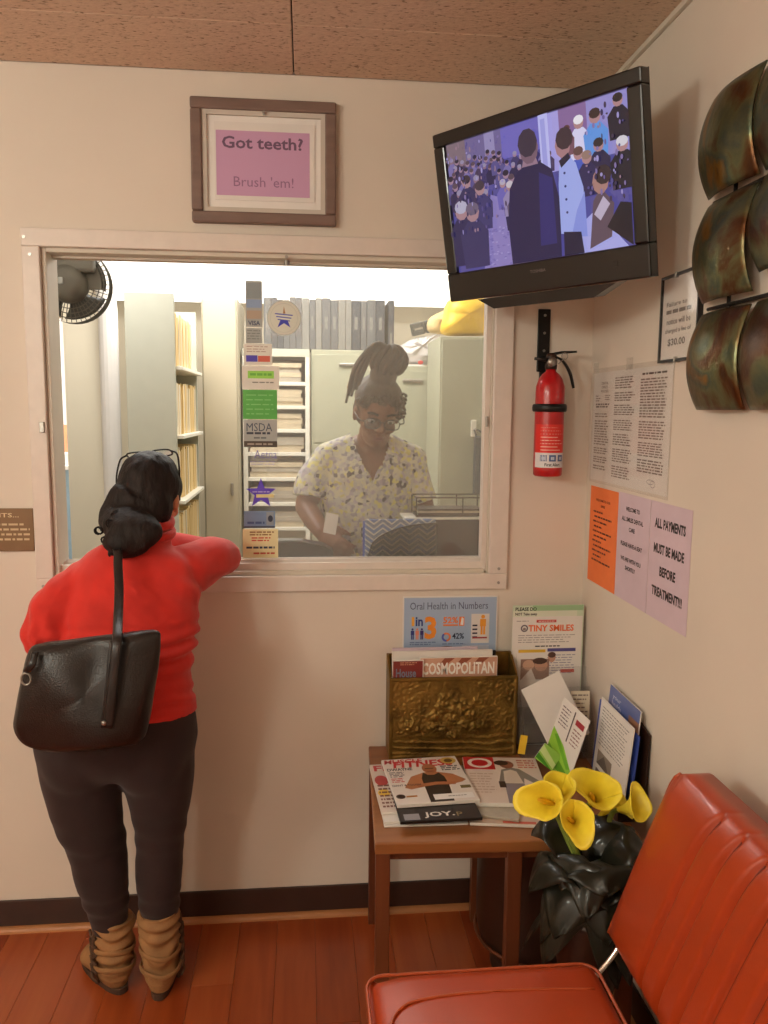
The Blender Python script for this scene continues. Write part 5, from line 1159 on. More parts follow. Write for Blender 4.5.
# hooks and a hanging dark pouch on the right
t = root('coat_hook', 'small metal double hook on the tall grey cabinet', 'hook', (0.77, 1.27, 1.30))
q = at(474, 430, 1.262); bm = B(); box(bm, (q.x-0.012, 1.266, q.z-0.03), (q.x+0.012, 1.2795, q.z+0.045), r=0.003); obj('plate', bm, 'file_white', t)
bm = B(); slimb(bm, [(q.x, 1.266, q.z), (q.x, 1.235, q.z-0.012), (q.x, 1.225, q.z+0.008)], 0.005, 4, seg=8); obj('hook', bm, 'steel', t, smooth=True)
q1 = at(474, 436, 1.22); q2 = at(486, 495, 1.22); hp = root('hanging_pouch', 'dark flat pouch hanging from the hook on the tall grey cabinet', 'pouch', ((q1.x+q2.x)/2, 1.22, q2.z))
bm = B(); box(bm, (q1.x, 1.21, q2.z), (q2.x+0.03, 1.232, q1.z), r=0.008); obj('body', bm, 'binder_dark', hp); bm = B(); slimb(bm, [(q1.x+0.01, 1.22, q1.z-0.005), (q.x, 1.228, q.z+0.004), (q2.x+0.01, 1.22, q1.z-0.005)], 0.004, 5, seg=8); obj('strap', bm, 'binder_dark', hp)

# hallway things seen through the doorway
q = at(62, 465, OYB+0.9)
t = root('hall_counter', 'white hallway counter with orange and blue panels seen through the far doorway', 'counter', (q.x, OYB+1.0, 0))
obj('top', mk_box((q.x-0.35, OYB+0.75, 1.13), (q.x+0.2, OYB+1.25, 1.16), r=0.004), 'hall_white', t); obj('front', mk_box((q.x-0.35, OYB+0.78, 0.0), (q.x+0.2, OYB+1.2, 1.13)), 'hall_blue', t); obj('splash', mk_box((q.x-0.35, OYB+1.2, 1.16), (q.x+0.2, OYB+1.25, 1.42)), 'hall_orange', t)
bm = B(); box(bm, (q.x-0.05, OYB+0.85, 1.1605), (q.x+0.08, OYB+0.95, 1.24), r=0.01); obj('tissue_box', bm, 'paper_white', None, 'small white box on the hallway counter beyond the doorway', 'box')

# ------------------------------------------------------------------ reception counter and what stands on it
t = root('reception_counter', 'reception counter inside the window below the sliding panes', 'counter', (-0.05, 0.22, 0))
obj('counter_top', mk_box((-0.95, WT+0.011, 1.02), (0.80, 0.33, 1.045), r=0.004), 'file_grey', t); obj('counter_body', mk_box((-0.93, WT+0.012, 0.0), (0.78, 0.30, 1.02)), 'jamb_paint', t)
CT = 1.0455
# mesh magazine file with curved side, chevron folder inside
a = at(365, 557, 0.150); b = at(437, 521, 0.150)
x0, x1, zt = a.x, b.x, b.z+0.006
t = root('mesh_file', 'dark mesh magazine file with a swooping curved side on the counter', 'magazine file', ((x0+x1)/2, 0.17, CT))
def curve_poly(xa, xb):
    pts = [(xb, CT), (xb, zt-0.012)]
    for k in range(1, 13):
        f = k/12; pts.append((xb-(xb-xa)*f, CT+0.035+(zt-0.012-CT-0.035)*math.sqrt(max(0, 1-f*f))**0.8))
    pts.append((xa, CT)); return pts
for y in (0.140, 0.196):
    bm = B(); prism(bm, curve_poly(x0+0.004, x1), lambda p, q, Y=y: V((p, Y, q)), lambda p, q, Y=y: V((p, Y+0.0012, q))); obj('mesh_side', bm, 'mesh_veil', t)
bm = B(); limb(bm, [V((p, 0.1405, q)) for p, q in curve_poly(x0+0.004, x1)[1:]], 0.002, seg=6, side=(0,1,0)); limb(bm, [V((p, 0.1965, q)) for p, q in curve_poly(x0+0.004, x1)[1:]], 0.002, seg=6, side=(0,1,0)); obj('wire_rim', bm, 'black_metal', t)
obj('end', mk_box((x1, 0.140, CT), (x1+0.0015, 0.197, zt-0.012)), 'wire_dark', t); obj('bottom', mk_box((x0, 0.141, CT), (x1, 0.196, CT+0.0015)), 'wire_dark', t)
o = obj('chevron_folder', mk_box((x0, 0.150, CT+0.002), (x1-0.003, 0.163, zt), r=0.004), 'chevron', None, 'blue and grey chevron folder standing in the dark mesh file', 'folder')
obj('chevron_folder', mk_box((x0-0.006, 0.172, CT+0.002), (x1-0.006, 0.178, zt-0.008), r=0.002), 'blue_card', None, 'plain blue folder behind the chevron one in the mesh file', 'folder')
# document trays
def tray(label, x0, x1, y0, y1, z, h):
    t = root('document_tray', label, 'tray', ((x0+x1)/2, (y0+y1)/2, z))
    obj('base', mk_box((x0, y0, z), (x1, y1, z+0.003)), 'wire_dark', t)
    bm = B(); r_ = 0.0022
    for zz in (z+0.003, z+h): limb(bm, [(x0, y0, zz), (x1, y0, zz), (x1, y1, zz), (x0, y1, zz)], r_, seg=6, closed=True, side=(0,0,1))
    for xx in (x0, x0+(x1-x0)*0.68, x1):
        for yy in (y0, y1): limb(bm, [(xx, yy, z), (xx, yy, z+h)], r_, seg=6)
    obj('wire_rim', bm, 'wire_dark', t); return t
a = at(405, 520, 0.225); b = at(484, 498, 0.225)
tray('brown wire letter tray, upper of the two stacked on the counter', a.x+0.035, b.x, 0.215, 0.325, a.z+0.012, b.z-a.z-0.01)
for k in range(3): obj('papers', mk_box((a.x+0.042, 0.222+0.002*k, a.z+0.0155+0.007*k), (b.x-0.006, 0.318, a.z+0.0215+0.007*k)), ['dark_brown', 'folder_beige', 'dark_brown'][k], None, ['dark brown folder lowest in the upper letter tray', 'beige papers between brown folders in the letter tray', 'dark brown folder topmost in the upper letter tray'][k], 'folder')
tb = root('document_tray', 'brown box tray under the wire letter tray on the counter', 'tray', ((a.x+b.x)/2, 0.27, CT))
obj('shell', mk_box((a.x+0.03, 0.213, CT), (b.x+0.006, 0.327, a.z+0.002), r=0.003), 'dark_brown', tb)
obj('rim_strip', mk_box((a.x-0.005, 0.205, a.z+0.003), (b.x-0.012, 0.328, a.z+0.0105), r=0.002), 'file_white', tb)
# dark machine at the left of the pane
a = at(268, 557, 0.19); b = at(334, 540, 0.19); bm = B()
prism(bm, [(a.x, CT), (b.x, CT), (b.x-0.005, b.z-0.025), (b.x-0.035, b.z-0.008), (b.x-0.10, b.z+0.004), (a.x+0.03, b.z+0.004), (a.x, b.z-0.004)], lambda p, q: V((p, 0.13, q)), lambda p, q: V((p, 0.20, q)))
mo = obj('desk_phone', bm, 'black_plastic', None, 'dark rounded desk machine on the counter at the foot of the pane', 'machine'); bm = B(); box(bm, (a.x+0.03, 0.14, b.z+0.004), (b.x-0.10, 0.19, b.z+0.007)); obj('keypad', bm, 'grey_plastic', mo)
# ------------------------------------------------------------------ people
def hand(bm, wrist, d, n, thumb, curl=0.5, s=1.0):
    """d: wrist to knuckles, n: palm normal, thumb: +1/-1 side (along d x n)"""
    w_ = V(wrist); d = V(d).normalized(); n = V(n); n = (n-d*n.dot(d)).normalized(); sd = d.cross(n)*thumb
    limb(bm, [w_-d*0.02*s, w_+d*0.015*s, w_+d*0.05*s, w_+d*0.085*s], [(0.024*s, 0.019*s), (0.030*s, 0.017*s), (0.041*s, 0.015*s), (0.040*s, 0.012*s)], seg=14, side=sd)
    for k, (off, ln) in enumerate(((0.030, 0.072), (0.010, 0.080), (-0.010, 0.075), (-0.029, 0.058))):
        p = w_+d*0.082*s+sd*off*s; a = 0.15+curl*0.5; pts = [p]; c_ = 0.0
        for j, fr in enumerate((0.45, 0.30, 0.25)):
            c_ += curl*(0.75 if j == 0 else 0.85); dd = d*math.cos(c_)+n*math.sin(c_)+sd*(off*1.5)
            pts.append(pts[-1]+dd.normalized()*(ln*fr*s))
        limb(bm, pts, [0.0095*s, 0.0088*s, 0.008*s, 0.0065*s], seg=8, side=sd, round_ends=True)
    p = w_+d*0.025*s+sd*0.026*s
    limb(bm, [p, p+(d*0.7+sd*0.8).normalized()*0.032*s, p+(d*0.7+sd*0.8).normalized()*0.032*s+(d+sd*0.15+n*curl*0.7).normalized()*0.030*s, p+(d*0.7+sd*0.8).normalized()*0.032*s+(d+sd*0.15+n*curl*0.7).normalized()*0.050*s], [0.013*s, 0.011*s, 0.0098*s, 0.007*s], seg=8, side=n, round_ends=True)
def head(bm, M, s=1.0, neck=0.09):
    """face towards -Y, origin at the top of the neck"""
    S = M @ Matrix.Scale(s, 4)
    ell(bm, (0, 0.014, 0.150), (0.072, 0.090, 0.084), S); ell(bm, (0, -0.022, 0.105), (0.060, 0.062, 0.078), S); ell(bm, (0, -0.036, 0.050), (0.047, 0.048, 0.038), S); ell(bm, (0, -0.062, 0.028), (0.022, 0.020, 0.016), S, sub=2)
    limb(bm, [(0, -0.078, 0.128), (0, -0.092, 0.108), (0, -0.101, 0.090), (0, -0.088, 0.080)], [0.008, 0.010, 0.014, 0.010], seg=10, M=S, round_ends=True)
    for q in (-1, 1):
        ell(bm, (q*0.010, -0.090, 0.086), (0.010, 0.010, 0.008), S, sub=2); ell(bm, (q*0.033, -0.062, 0.090), (0.024, 0.020, 0.022), S, sub=2); ell(bm, (q*0.030, -0.070, 0.136), (0.026, 0.011, 0.009), S, sub=2)
        ell(bm, (q*0.072, 0.010, 0.105), (0.010, 0.019, 0.031), S, sub=2)
    ell(bm, (0, -0.083, 0.062), (0.024, 0.009, 0.006), S, sub=2); ell(bm, (0, -0.081, 0.051), (0.021, 0.009, 0.007), S, sub=2)
    limb(bm, [(0, 0.020, -neck), (0, 0.012, -neck*0.22), (0, 0.0, 0.07)], [(0.058, 0.055), (0.050, 0.050), (0.050, 0.052)], seg=20, M=S)
def face_parts(M, par, s=1.0, closed=False):
    S = M @ Matrix.Scale(s, 4)
    for q in (-1, 1):
        bm = B(); ell(bm, (q*0.031, -0.073, 0.114), (0.013, 0.009, 0.0065 if closed else 0.008), S); e = obj('eye', bm, 'eye_white', par, smooth=True)
        bm = B(); ell(bm, (q*0.031, -0.0805, 0.1125), (0.0055, 0.003, 0.0055), S, sub=2); obj('iris', bm, 'eye_dark', e, smooth=True)
        bm = B(); limb(bm, [(q*0.014, -0.084, 0.137), (q*0.030, -0.083, 0.143), (q*0.048, -0.072, 0.138)], (0.0045, 0.002), seg=8, M=S, side=(0,0,1)); obj('eyebrow', bm, 'hair_black', par, smooth=True)
    bm = B(); ell(bm, (0, -0.0865, 0.0615), (0.021, 0.0062, 0.0045), S); ell(bm, (0, -0.0855, 0.0525), (0.019, 0.0062, 0.0052), S); obj('lips', bm, 'lips', par, smooth=True)

# ================= woman at the window (back to the camera, facing +Y)
P1 = root('person', 'person in red sweater with black shoulder bag leaning on the window ledge', 'person', (-0.45, -0.28, 0))
HM = Matrix.Translation(V((-0.413, -0.165, 1.198))) @ Euler((0.24, 0, PI-0.20)).to_matrix().to_4x4()
LS, LE, LW = V((-0.555, -0.235, 1.105)), V((-0.640, -0.335, 0.985)), V((-0.500, -0.150, 1.000))
RS, RE, RW = V((-0.305, -0.185, 1.125)), V((-0.228, -0.048, 1.128)), V((-0.42, 0.070, 1.155))
def torso(bm, g=0.0):
    slimb(bm, [(-0.475, -0.325, 0.70), (-0.474, -0.33, 0.75), (-0.470, -0.325, 0.82), (-0.462, -0.305, 0.91), (-0.448, -0.275, 1.01), (-0.436, -0.245, 1.10), (-0.428, -0.225, 1.155), (-0.42, -0.205, 1.20)],
          [(0.15+g, 0.08+g), (0.182+g, 0.115+g), (0.186+g, 0.124+g), (0.172+g, 0.108+g), (0.172+g, 0.105+g), (0.165+g, 0.10+g), (0.125+g, 0.082+g), (0.062+g, 0.06+g)], 4, seg=28)
    ell(bm, (-0.545, -0.235, 1.100), 0.062+g); ell(bm, (-0.315, -0.195, 1.118), 0.066+g)
def arms(bm, g=0.0, end=1.0):
    slimb(bm, [LS, (LS+LE)/2+V((-0.02, -0.005, 0.01)), LE], [0.058+g, 0.055+g, 0.048+g], 4, seg=14, round_ends=True); slimb(bm, [LE, LE+(LW-LE)*0.5*end, LE+(LW-LE)*end], [0.048+g, 0.043+g, 0.034+g], 4, seg=14, round_ends=True)
    slimb(bm, [RS, (RS+RE)/2+V((0.012, 0.0, 0.012)), RE], [0.064+g, 0.056+g, 0.047+g], 4, seg=14, round_ends=True); slimb(bm, [RE, RE+(RW-RE)*0.5*end, RE+(RW-RE)*end], [0.047+g, 0.040+g, 0.032+g], 4, seg=14, round_ends=True)
LLEG = [(-0.562, -0.325, 0.72), (-0.564, -0.325, 0.62), (-0.550, -0.315, 0.49), (-0.538, -0.30, 0.42), (-0.532, -0.295, 0.33), (-0.522, -0.272, 0.20), (-0.520, -0.262, 0.10)]
LR = [0.108, 0.094, 0.079, 0.072, 0.066, 0.048, 0.040]
RLEG = [(-0.385, -0.325, 0.72), (-0.374, -0.325, 0.62), (-0.374, -0.315, 0.49), (-0.380, -0.30, 0.42), (-0.385, -0.300, 0.33), (-0.388, -0.285, 0.20), (-0.390, -0.280, 0.10)]
RR = [0.106, 0.090, 0.066, 0.060, 0.060, 0.046, 0.040]
def legs(bm, g=0.0):
    slimb(bm, LLEG, [r_+g for r_ in LR], 4, seg=18); slimb(bm, RLEG, [r_+g for r_ in RR], 4, seg=18)
bm = B(); torso(bm, -0.014); arms(bm, -0.012); legs(bm, -0.024); head(bm, HM, 0.97)
hand(bm, LW, (0.5, 0.7, 0.3), (0.3, -0.2, -0.9), 1, 0.6, 0.92); hand(bm, RW, (-0.85, 0.4, -0.05), (0, 0, -1), -1, 0.5, 0.92)
for h_, tt in (((-0.520, -0.262), (-0.60, -0.165)), ((-0.390, -0.28), (-0.388, -0.12))):
    limb(bm, [(h_[0], h_[1], 0.10), (h_[0], h_[1], 0.05)], 0.032, seg=12, round_ends=True); limb(bm, [(h_[0], h_[1], 0.045), (tt[0], tt[1], 0.03)], [0.032, 0.026], seg=12, round_ends=True)
body = blob_obj('body', bm, 'skin_a', P1, 0.006, 4)
face_parts(HM, P1, 0.97)
# trousers
def tr_disp(p, n):
    return 0.004*nz(p, 9)+0.002*math.sin(p.z*95+p.x*20)*max(0, 1-abs(p.z-0.45)/0.10)+0.0025*math.sin(p.z*120+8*p.x)*max(0, 1-abs(p.z-0.26)/0.06)
bm = B(); legs(bm, 0.002)
slimb(bm, [(-0.472, -0.325, 0.655), (-0.473, -0.33, 0.69), (-0.473, -0.335, 0.74), (-0.470, -0.325, 0.83)], [(0.17, 0.09), (0.198, 0.118), (0.202, 0.134), (0.186, 0.124)], 4, seg=28)
ell(bm, (-0.555, -0.362, 0.70), (0.095, 0.09, 0.11)); ell(bm, (-0.387, -0.362, 0.70), (0.095, 0.09, 0.12))
blob_obj('trousers', bm, 'trousers', P1, 0.007, 26, tr_disp, cut=lambda p: p.z > 0.835 or p.z < 0.165)
# sweater
def sw_disp(p, n):
    d = 0.006*nz(p, 9)+0.0035*math.sin(p.x*60+p.z*75+4*nz(p, 6))*max(0, 1-abs(p.z-1.06)/0.12)
    m_ = max(0, 1-abs(p.z-0.95)/0.09); d += 0.0085*m_*math.sin(p.z*150+6*p.x+2.5*nz(p, 7))*(1 if abs(p.x+0.45) < 0.19 else 0.3)
    for e, k in ((LE, 0.11), (RE, 0.12)):
        q = (p-e).length
        if q < k: d += 0.0045*(1-q/k)*math.sin(p.x*150-p.y*70+p.z*60)
    m2 = max(0, 1-abs(p.z-0.835)/0.05); d += 0.004*m2*math.sin(p.z*190+5*nz(p, 6))
    if p.z < 0.812: d += 0.003
    return d
bm = B(); torso(bm, 0.006); arms(bm, 0.004, 0.93)
slimb(bm, [(-0.43, -0.235, 1.13), (-0.42, -0.205, 1.20), (-0.416, -0.188, 1.245)], [(0.10, 0.075), (0.070, 0.066), (0.064, 0.064)], 4, seg=22)
ell(bm, (-0.48, -0.265, 1.10), (0.09, 0.075, 0.08)); ell(bm, (-0.37, -0.25, 1.11), (0.09, 0.07, 0.08))
sw = blob_obj('sweater', bm, 'sweater', P1, 0.0065, 5, sw_disp, cut=lambda p: p.z < 0.795)
for k, (z, y, r_) in enumerate(((1.222, -0.198, 0.071), (1.246, -0.186, 0.067))):
    bm = B(); limb(bm, [(-0.417+r_*math.cos(a*PI/16), y+(r_)*math.sin(a*PI/16), z+0.008*math.sin(a*PI/16)+0.004*nz((a*0.3, k, 0), 1)) for a in range(32)], (0.013, 0.009), seg=10, closed=True, side=(0,0,1)); obj('collar_fold', bm, 'sweater', sw, smooth=True)
bm = B()
slimb(bm, [(-0.508, -0.335, 1.11), (-0.535, -0.325, 1.06), (-0.548, -0.335, 1.01)], 0.0022, 5, seg=6); obj('sleeve_seam', bm, 'sweater', sw)
# hair: skull cap, low ponytail over the left shoulder, loose curls
def hair_disp(p, n): return 0.0035*nz((p.x*1.0, p.y*1.0, p.z*0.3), 55)+0.004*nz(p, 16)
HS = HM @ Matrix.Scale(0.97, 4)
bm = B(); ell(bm, (0, 0.020, 0.152), (0.084, 0.099, 0.092), HS, sub=4); ell(bm, (0, 0.052, 0.095), (0.079, 0.068, 0.075), HS, sub=3); ell(bm, (0.02, 0.075, 0.055), (0.062, 0.045, 0.045), HS)
nape = HS @ V((0.02, 0.085, 0.05))
slimb(bm, [nape+V((0.02, 0.02, 0.05)), nape+V((-0.01, -0.0, 0.0)), at(134, 530, -0.31), at(122, 542, -0.32), at(108, 545, -0.32)], [(0.075, 0.055), (0.068, 0.05), (0.062, 0.042), (0.048, 0.034), (0.018, 0.015)], 5, seg=16)
ell(bm, at(140, 532, -0.31), (0.055, 0.04, 0.042)); ell(bm, at(122, 541, -0.33), (0.048, 0.035, 0.035))
hair = blob_obj('hair', bm, 'hair_black', P1, 0.006, 4, hair_disp, cut=lambda p: (HS.inverted() @ p).y < -0.062 or ((HS.inverted() @ p).y < -0.02 and (HS.inverted() @ p).z < 0.12))
rnd = random.Random(4)
def curl(c_, r_, ax, ln):
    bm = B(); pts = []
    for k in range(22):
        a = k*2*PI/11; pts.append(V(c_)+V((r_*math.cos(a), ln*(k/22-0.5)*0.4, r_*math.sin(a)))+V(ax)*(ln*k/22))
    limb(bm, pts, 0.0022, seg=6); obj('hair_curl', bm, 'hair_black', hair, smooth=True)
curl(at(98, 531, -0.33), 0.009, (0.2, 0, 0.1), 0.02); curl(at(109, 523, -0.32), 0.010, (0.5, 0, -0.2), 0.02); curl(at(114, 516, -0.30), 0.008, (0.3, 0.2, 0.4), 0.02); curl(at(104, 541, -0.335), 0.010, (0.6, 0, 0.2), 0.03); curl(at(112, 550, -0.34), 0.011, (0.5, 0, -0.1), 0.03)
for k in range(16):
    bm = B(); a = at(110+2.3*k, 551-9*math.sin(k/15*PI*0.5)+3*rnd.random(), -0.345); slimb(bm, [nape+V((-0.04+0.005*k, -0.03, 0.03)), (nape+a)/2+V((0.01*rnd.random(), -0.04, 0.02)), a, a+V((0.01*(rnd.random()-0.5), 0, -0.012))], [0.004, 0.006, 0.005, 0.002], 5, seg=6); obj('hair_strand', bm, 'hair_black', hair, smooth=True)
# boots
def boot(heel, toe, top, label):
    h_, t_ = V((heel[0], heel[1], 0)), V((toe[0], toe[1], 0)); d = (t_-h_).normalized(); s = V((d.y, -d.x, 0))
    bm = B(); ank = h_+d*0.045
    slimb(bm, [ank+V((0, 0, 0.04)), ank+V((0, 0, 0.09)), ank+d*(-0.002)+V((0, 0, 0.15)), ank-d*0.004+V((0, 0, top))], [(0.042, 0.050), (0.044, 0.050), (0.050, 0.052), (0.053, 0.055)], 6, seg=20, side=s)
    slimb(bm, [h_+d*0.035+V((0, 0, 0.036)), h_+d*0.10+V((0, 0, 0.042)), h_+d*0.16+V((0, 0, 0.034)), t_-d*0.03+V((0, 0, 0.028))], [(0.036, 0.036), (0.040, 0.038), (0.042, 0.030), (0.032, 0.022)], 5, seg=18, side=s, round_ends=True)
    ell(bm, h_+d*0.038+V((0, 0, 0.04)), (0.037, 0.037, 0.035))
    def bd(p, n):
        f = max(0, min(1, (p.z-0.045)/0.03)); q = (p-ank).dot(s)
        return f*0.0048*math.sin(p.z*150+q*25+7*nz(p, 10))+0.002*nz(p, 30)
    b = blob_obj('boot', bm, 'boot_suede', P1, 0.0045, 3, bd, cut=None, label=label)
    out = []
    for k in range(28):
        a = 2*PI*k/28; ca, sa = math.cos(a), math.sin(a); L_2 = (t_-h_).length; c0 = h_+d*(L_2*0.5)
        wv = 0.036 if ca > -0.2 else 0.032; ca = math.copysign(abs(ca)**0.7, ca); sa = math.copysign(abs(sa)**0.7, sa)
        out.append((c0+d*(ca*(L_2*0.5+0.002))+s*(sa*wv*(1-0.15*abs(ca)**3))))
    bm = B(); prism(bm, [(p.x, p.y) for p in out], lambda x, y: V((x, y, 0.001)), lambda x, y: V((x, y, 0.017))); obj('sole', bm, 'boot_sole', b)
    for k in range(2):
        z = 0.075+0.05*k; bm = B(); limb(bm, [ank+d*(0.056*math.sin(a*PI/16))+s*(0.052*math.cos(a*PI/16))+V((0, 0, z+0.006*math.sin(a*PI/8))) for a in range(32)], (0.008, 0.0035), seg=8, closed=True, side=(0,0,1)); obj('strap', bm, 'boot_suede', b, smooth=True)
    sg = -1 if heel[0] < -0.45 else 1
    bm = B(); slimb(bm, [ank+s*(sg*0.052)+V((0, 0, top-0.02)), ank+s*(sg*0.054)+d*0.01+V((0, 0, 0.12)), ank+s*(sg*0.048)+d*0.02+V((0, 0, 0.06)), ank+s*(sg*0.042)+d*0.015+V((0, 0, 0.022))], 0.0055, 8, seg=7); obj('lace', bm, 'boot_lace', b, smooth=True)
    for k in range(6):
        bm = B(); q = ank+s*(sg*0.054)+d*0.008+V((0, 0, 0.05+0.024*k)); limb(bm, [q+d*0.016+V((0, 0, 0.006)), q+s*(sg*0.005), q-d*0.016-V((0, 0, 0.006))], 0.004, seg=7); obj('lace', bm, 'boot_lace', b, smooth=True)
boot((-0.485, -0.300), (-0.622, -0.140), 0.205, 'tan slouchy ankle boot turned outwards'); boot((-0.389, -0.335), (-0.386, -0.100), 0.235, 'tan slouchy ankle boot pointing to the wall')
# eyeglasses pushed up on her head
G1 = root('eyeglasses', 'dark framed eyeglasses pushed up on top of the black hair', 'glasses', HS @ V((0, 0.0, 0.245)))
def eyeglass(par, M, r_=0.0024, m='black_plastic', lens=True):
    for q in (-1, 1):
        pts = []
        for k in range(20):
            a = 2*PI*k/20; ca, sa = math.cos(a), math.sin(a); pts.append(V((q*0.033+0.026*math.copysign(abs(ca)**0.7, ca), 0, 0.018*math.copysign(abs(sa)**0.7, sa))))
        bm = B(); limb(bm, pts, r_, seg=6, closed=True, side=(0,1,0), M=M); obj('rim', bm, m, par, smooth=True)
        if lens:
            bm = B(); vs = [bm.verts.new(M @ p) for p in pts]; vb = [bm.verts.new(M @ (p+V((0, 0.001, 0)))) for p in pts]; bm.faces.new(vs); bm.faces.new(vb[::-1])
            for k in range(20): bm.faces.new((vs[k], vs[(k+1) % 20], vb[(k+1) % 20], vb[k]))
            obj('lens', bm, 'acrylic', par)
        bm = B(); slimb(bm, [(q*0.060, 0, 0.006), (q*0.076, 0.012, 0.006), (q*0.083, 0.06, 0.004), (q*0.080, 0.10, -0.006), (q*0.074, 0.125, -0.03)], r_*1.1, 4, seg=6, M=M); obj('temple', bm, m, par, smooth=True)
    bm = B(); limb(bm, [(-0.008, 0, 0.004), (0, -0.002, 0.007), (0.008, 0, 0.004)], r_, seg=6, M=M); obj('bridge', bm, m, par, smooth=True)
gM = HS @ Matrix.Translation(V((0.022, -0.020, 0.242))) @ Euler((-1.30, 0.12, 0)).to_matrix().to_4x4() @ Matrix.Scale(1.08, 4)
eyeglass(G1, gM)
# handbag
BY_ = -0.535
def bagpt(x, y): q = at(x, y, BY_-0.045); return (q.x, q.z)
BO = [bagpt(*p) for p in ((7, 734), (9, 716), (15, 684), (22, 656), (36, 649), (60, 646), (90, 642), (116, 639), (140, 636), (155, 637), (157, 648), (155, 673), (150, 703), (146, 727), (138, 748), (112, 753), (80, 756), (52, 759), (28, 756), (14, 748))]
bag1 = root('handbag', 'black leather tote bag hanging from the shoulder of the person in red', 'bag', (-0.5, BY_, 0.77))
bm = B(); cx_ = sum(p[0] for p in BO)/len(BO); cz_ = sum(p[1] for p in BO)/len(BO); rings = []; n = len(BO)
OUT = [(p.x, p.z) for p in spline([(a, 0, b) for a, b in BO], 4, closed=True)]; n = len(OUT)
for s, dy in ((0.03, -0.058), (0.3, -0.058), (0.6, -0.056), (0.8, -0.050), (0.92, -0.038), (0.985, -0.018), (1.0, 0.0), (0.985, 0.018), (0.92, 0.036), (0.7, 0.044), (0.03, 0.046)):
    ring_ = []
    for k, (px_, pz_) in enumerate(OUT):
        x = cx_+(px_-cx_)*s; z = cz_+(pz_-cz_)*s; taper = 0.55+0.45*min(1, max(0, (1.02-z)/0.16))
        wr = 0.0
        if dy < 0: wr = 0.026*nz((x*1.0, 1, z*0.6), 11)*(1 if s < 0.95 else 0.3)-0.010*math.exp(-((x+0.50+0.3*(z-0.85))/0.03)**2)*max(0, 1-abs(z-0.87)/0.1)
        ring_.append(bm.verts.new((x, BY_+dy*taper+wr, z)))
    rings.append(ring_)
for a, b in zip(rings, rings[1:]):
    for k in range(n): bm.faces.new((a[k], a[(k+1) % n], b[(k+1) % n], b[k]))
bm.faces.new(rings[0]); bm.faces.new(rings[-1][::-1])
bb = obj('bag_body', bm, 'leather', bag1, smooth=True)
bm = B(); limb(bm, [V((x, BY_-0.020, z)) for x, z in [bagpt(*p) for p in ((20, 737), (35, 741), (60, 744), (90, 742), (120, 740), (138, 736))]], 0.0022, seg=6); obj('seam_piping', bm, 'leather', bb, smooth=True)
sp0 = at(119, 548, -0.335)
path = [at(108, 728, -0.605), at(111, 700, -0.605), at(114, 670, -0.600), at(117, 641, -0.588), at(118, 620, -0.52), at(119, 590, -0.445), at(118, 565, -0.395), at(117, 549, -0.36), V((-0.497, -0.27, 1.205)), V((-0.505, -0.20, 1.195)), V((-0.515, -0.15, 1.14)), V((-0.53, -0.115, 1.06))]
bm = B(); slimb(bm, path, (0.0105, 0.0025), 5, seg=10, side=(1,0,0)); obj('strap', bm, 'leather', bag1, smooth=True)
bm = B(); slimb(bm, [p+V((-0.012, 0.002, 0)) for p in path[:4]], (0.004, 0.0022), 5, seg=8, side=(1,0,0)); obj('strap', bm, 'leather', bag1, smooth=True)
bm = B(); slimb(bm, [V((p.x, p.y, p.z)) for p in (at(26, 672, -0.585), at(32, 664, -0.59), at(35, 652, -0.575))], (0.008, 0.003), 5, seg=8, side=(1,0,0)); obj('side_tab', bm, 'leather', bag1, smooth=True)
bm = B(); q = at(26, 679, -0.585); limb(bm, [q+V((0.010*math.cos(a*PI/9), 0, 0.013*math.sin(a*PI/9))) for a in range(18)], 0.0022, seg=6, closed=True, side=(0,1,0)); obj('ring', bm, 'steel', bag1, smooth=True)
bm = B(); q = at(104, 723, -0.607); ell(bm, q, (0.006, 0.005, 0.006)); obj('rivet', bm, 'steel', bag1, smooth=True)

# ================= receptionist behind the glass (facing the camera, looking down)
P2 = root('person', 'receptionist in pale patterned scrubs with glasses, looking down behind the glass', 'person', (0.22, 0.50, 0))
RM = Matrix.Translation(V((0.228, 0.440, 1.428))) @ Euler((0.36, 0.08, 0.12)).to_matrix().to_4x4()
hx = 0.215
aS, aE, aW = V((0.085, 0.475, 1.372)), V((0.000, 0.440, 1.215)), V((0.052, 0.300, 1.145))      # her right arm (screen left)
bS, bE, bW = V((0.362, 0.485, 1.370)), V((0.420, 0.48, 1.190)), V((0.40, 0.42, 1.06))
def torso2(bm, g=0.0):
    slimb(bm, [(0.22, 0.54, 0.86), (0.22, 0.53, 0.98), (0.22, 0.51, 1.10), (0.22, 0.495, 1.22), (0.222, 0.485, 1.33), (0.225, 0.482, 1.405), (0.228, 0.478, 1.45)],
          [(0.185+g, 0.13+g), (0.18+g, 0.125+g), (0.165+g, 0.118+g), (0.168+g, 0.122+g), (0.175+g, 0.112+g), (0.150+g, 0.082+g), (0.075+g, 0.058+g)], 4, seg=26)
    ell(bm, aS, 0.058+g); ell(bm, bS, 0.058+g)
    for q_ in (aS, bS): slimb(bm, [q_, (q_+V((0.226, 0.478, 1.435)))/2+V((0, 0, 0.004)), V((0.226, 0.478, 1.44))], [0.056+g, 0.050+g, 0.052+g], 4, seg=14)
bm = B(); torso2(bm, -0.012)
slimb(bm, [aS, (aS+aE)/2+V((-0.012, 0, 0)), aE], [0.052, 0.046, 0.038], 4, seg=14, round_ends=True); slimb(bm, [aE, (aE+aW)/2, aW], [0.038, 0.036, 0.026], 4, seg=14, round_ends=True)
